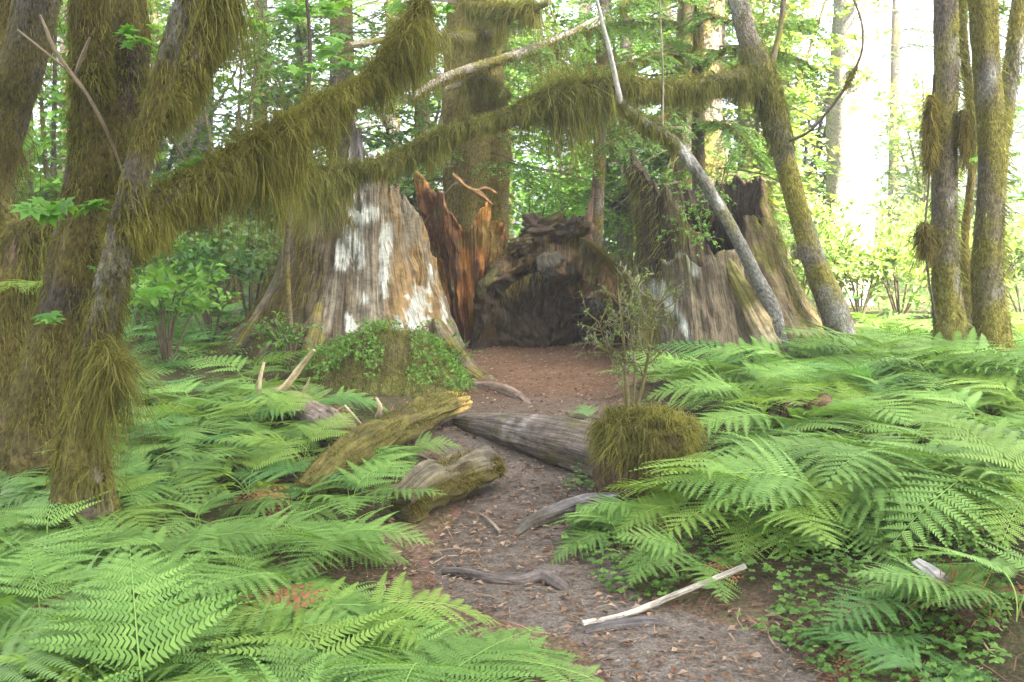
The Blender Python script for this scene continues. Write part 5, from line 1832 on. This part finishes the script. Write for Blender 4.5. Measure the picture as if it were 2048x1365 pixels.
# shrubs
def shrub(px, Y, h, w, n, mat, label, group=None, leaf=.07, name='shrub', dz=0.0):
    b = gp(px, Y)
    root = thing(name, label, 'shrub', b, 0, group)
    L = Local(root)
    g, lf = Geo(), Geo()
    for k in range(9):
        a = RNG.uniform(0, 2 * PI)
        tip = b + [math.cos(a) * w * RNG.uniform(.3, 1), math.sin(a) * w * RNG.uniform(.3, 1), h * RNG.uniform(.6, 1.05)]
        lm = Limb([b + [0, 0, -.05], (b + tip) / 2 + [0, 0, h * .15], tip], [.016, .011, .004], 14)
        lm.tube(g, 5, .1, colfn=flat_col((.10, .08, .05)), cap=False)
        for q in range(5):
            u = RNG.uniform(.35, 1)
            c, _, t, _, _ = lm.at(np.array([u]))
            d = norm(t[0] * .4 + RNG.normal(0, 1, 3) * [1, 1, .35])
            m = n // 45 + 2
            tt = RNG.uniform(0, 1, m)
            cc = c[0] + d * (tt * w * .55)[:, None] + RNG.normal(0, w * .05, (m, 3))
            leaves(lf, cc, d + RNG.normal(0, .8, (m, 3)), np.array([0, -.1, 1]) + RNG.normal(0, .4, (m, 3)), leaf * RNG.uniform(.6, 1.3, m), .6, tint=np.clip(RNG.uniform(0, 1) + RNG.normal(0, .2, m), 0, 1))
    L.build(g, 'stems', M['twig'], root)
    L.build(lf, 'leaves', M[mat], root)
    return root


GS = 'leafy shrubs on the shaded slope'
for k, (px, Y, h, w, n) in enumerate(((330, 9.5, 1.0, .7, 500), (420, 11, 1.3, .8, 600), (500, 12.5, 1.5, .9, 600), (280, 12, 1.5, .9, 600), (370, 14.5, 1.7, 1.1, 700), (560, 15, 1.8, 1.1, 700), (450, 17, 2.0, 1.3, 700), (200, 15, 1.9, 1.2, 700), (300, 18, 2.0, 1.4, 700), (60, 12, 1.5, 1.0, 600), (-80, 14, 1.9, 1.2, 600))):
    shrub(px, Y, h, w, n, ('leaf_mid', 'leaf_dark', 'conifer_pale')[k % 3], 'leafy green shrub on the shaded slope between the mossy trunks and the grey stump', GS, .07 + .004 * Y)
GS = 'sunlit shrubs beyond the hollow log'
for k, (px, Y, h, w, n) in enumerate(((1060, 17, 2.2, 1.2, 700), (1130, 19, 2.6, 1.4, 800), (1190, 16.5, 1.9, 1.0, 700), (1110, 22, 3.4, 1.6, 900), (1220, 21, 2.8, 1.5, 800))):
    shrub(px, Y, h, w, n, ('leaf_lime', 'leaf_mid', 'conifer_pale')[k % 3], 'light green shrub in the gap beyond the hollow log', GS, .13)
GS = 'sunlit shrubs at the bright clearing'
for k, (px, Y, h, w, n) in enumerate(((1640, 13.5, 1.3, .9, 600), (1720, 14.5, 1.2, .9, 600), (1800, 13.5, 1.1, .9, 600), (1880, 15, 1.4, 1.0, 600), (1960, 14, 1.2, .9, 600), (2050, 14, 1.5, 1.0, 600), (1600, 15.5, 2.2, 1.0, 700), (1780, 19, 1.8, 1.3, 700), (1900, 20, 2.2, 1.4, 700))):
    shrub(px, Y, h, w, n, 'leaf_yellow', 'yellow-green shrub in the glaring clearing beyond the leaning mossy tree', GS, .11)
shrub(575, 9.4, .5, .35, 260, 'leaf_mid', 'small leafy plant growing at the foot of the grey stump', None, .06, name='leafy_plant')
shrub(905, 9.6, .3, .22, 160, 'leaf_mid', 'little green plant at the root between the grey stump and the hollow', None, .045, name='leafy_plant')

# far woods: one mass
g = Geo()
n = 60000
y = RNG.uniform(24, 46, n)
x = RNG.uniform(-.75, .75, n) * y
z = RNG.uniform(0, 1, n) ** 1.1 * (y * .32 + 2)
den = fbm(V3(x * .25, y * .2, z * .35), 3) * .8 + sstep(5, 0, z) * .9
rel = x / y
den = den - sstep(.25, .34, rel) * 1.0 * sstep(1.0, 2.5, z)
kp = den > .04
x, y, z = x[kp], y[kp], z[kp]
leaves(g, V3(x, y, gz(x, y) + z), RNG.normal(0, 1, (len(x), 3)) * [1, 1, .4], np.array([0, -.3, 1.0]) + RNG.normal(0, .5, (len(x), 3)), RNG.uniform(.16, .42, len(x)), .6)
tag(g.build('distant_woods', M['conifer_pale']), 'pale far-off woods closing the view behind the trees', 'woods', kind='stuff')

# ------------------------------------------------------------------ light
EL, AZ = R(44), math.atan2(.6, -.8)
SUN = np.array([math.sin(AZ) * math.cos(EL), math.cos(AZ) * math.cos(EL), math.sin(EL)])
# unseen wall of leaves added sunward to keep the near ground in shade
g = Geo()
n = 60000
hz = np.array([.6, -.8, 0])
ph_ = np.array([.8, .6, 0])
pp = RNG.uniform(-16, 12.0, n)
qq = 9 + RNG.uniform(0, 5, n)
zz = RNG.uniform(4.5, 36, n)
edge = 10.0 + 1.8 * vnoise(V3(zz * .35, 0, 0)) - pp
kp = edge > 0
P = hz * qq[:, None] + ph_ * pp[:, None] + V3(0, 0, 1) * zz[:, None]
P = P[kp]
leaves(g, P, RNG.normal(0, 1, P.shape), RNG.normal(0, 1, P.shape), RNG.uniform(.5, 1.1, len(P)), .7)
tag(g.build('shade_leaf_wall', M['leaf_dark']), 'unseen wall of leaves added behind the viewer to shade the near ground', 'woods', kind='stuff')

sd = bpy.data.lights.new('sun', 'SUN')
sd.energy = 4.5
sd.angle = R(.53)
sd.color = (1, .95, .86)
so = bpy.data.objects.new('sun', sd)
COL.objects.link(so)
so.rotation_euler = Vector(SUN).to_track_quat('Z', 'Y').to_euler()
w = bpy.data.worlds.new('World')
scene.world = w
w.use_nodes = True
nt = w.node_tree
bg = nt.nodes['Background']
sky = nt.nodes.new('ShaderNodeTexSky')
sky.sky_type = 'NISHITA'
sky.sun_disc = False
sky.sun_elevation = EL
sky.sun_rotation = AZ
sky.air_density = .5
sky.dust_density = 6.0
sky.ozone_density = .3
hs = nt.nodes.new('ShaderNodeHueSaturation')
hs.inputs['Saturation'].default_value = .55
nt.links.new(sky.outputs[0], hs.inputs['Color'])
nt.links.new(hs.outputs[0], bg.inputs[0])
bg.inputs[1].default_value = .15
scene.view_settings.view_transform = 'Standard'
scene.view_settings.look = 'None'
scene.view_settings.exposure = 3.6
scene.view_settings.gamma = 1
bpy.context.view_layer.update()
g = Geo()
hx0, hx1, hy0, hy1, hz0, hz1 = -45., 45., -24., 60., -3., 42.
hv = [[x, y, z] for x in (hx0, hx1) for y in (hy0, hy1) for z in (hz0, hz1)]
g.add(hv, [[0, 1, 3, 2], [4, 6, 7, 5], [0, 4, 5, 1], [2, 3, 7, 6], [0, 2, 6, 4], [1, 5, 7, 3]])
hm, hnt, hout = nodes('haze_air')
pv = N_(hnt, 'ShaderNodeVolumePrincipled', ins={'Color': (.95, .97, .92, 1), 'Density': .0028, 'Anisotropy': .2})
hnt.links.new(pv.outputs[0], hout.inputs['Volume'])
tag(g.build('haze', hm, smooth=False), kind='stuff')
scene.render.engine = 'CYCLES'
scene.cycles.max_bounces = 8
scene.cycles.diffuse_bounces = 4
scene.cycles.transmission_bounces = 4
scene.cycles.use_denoising = True
scene.cycles.sample_clamp_indirect = 6
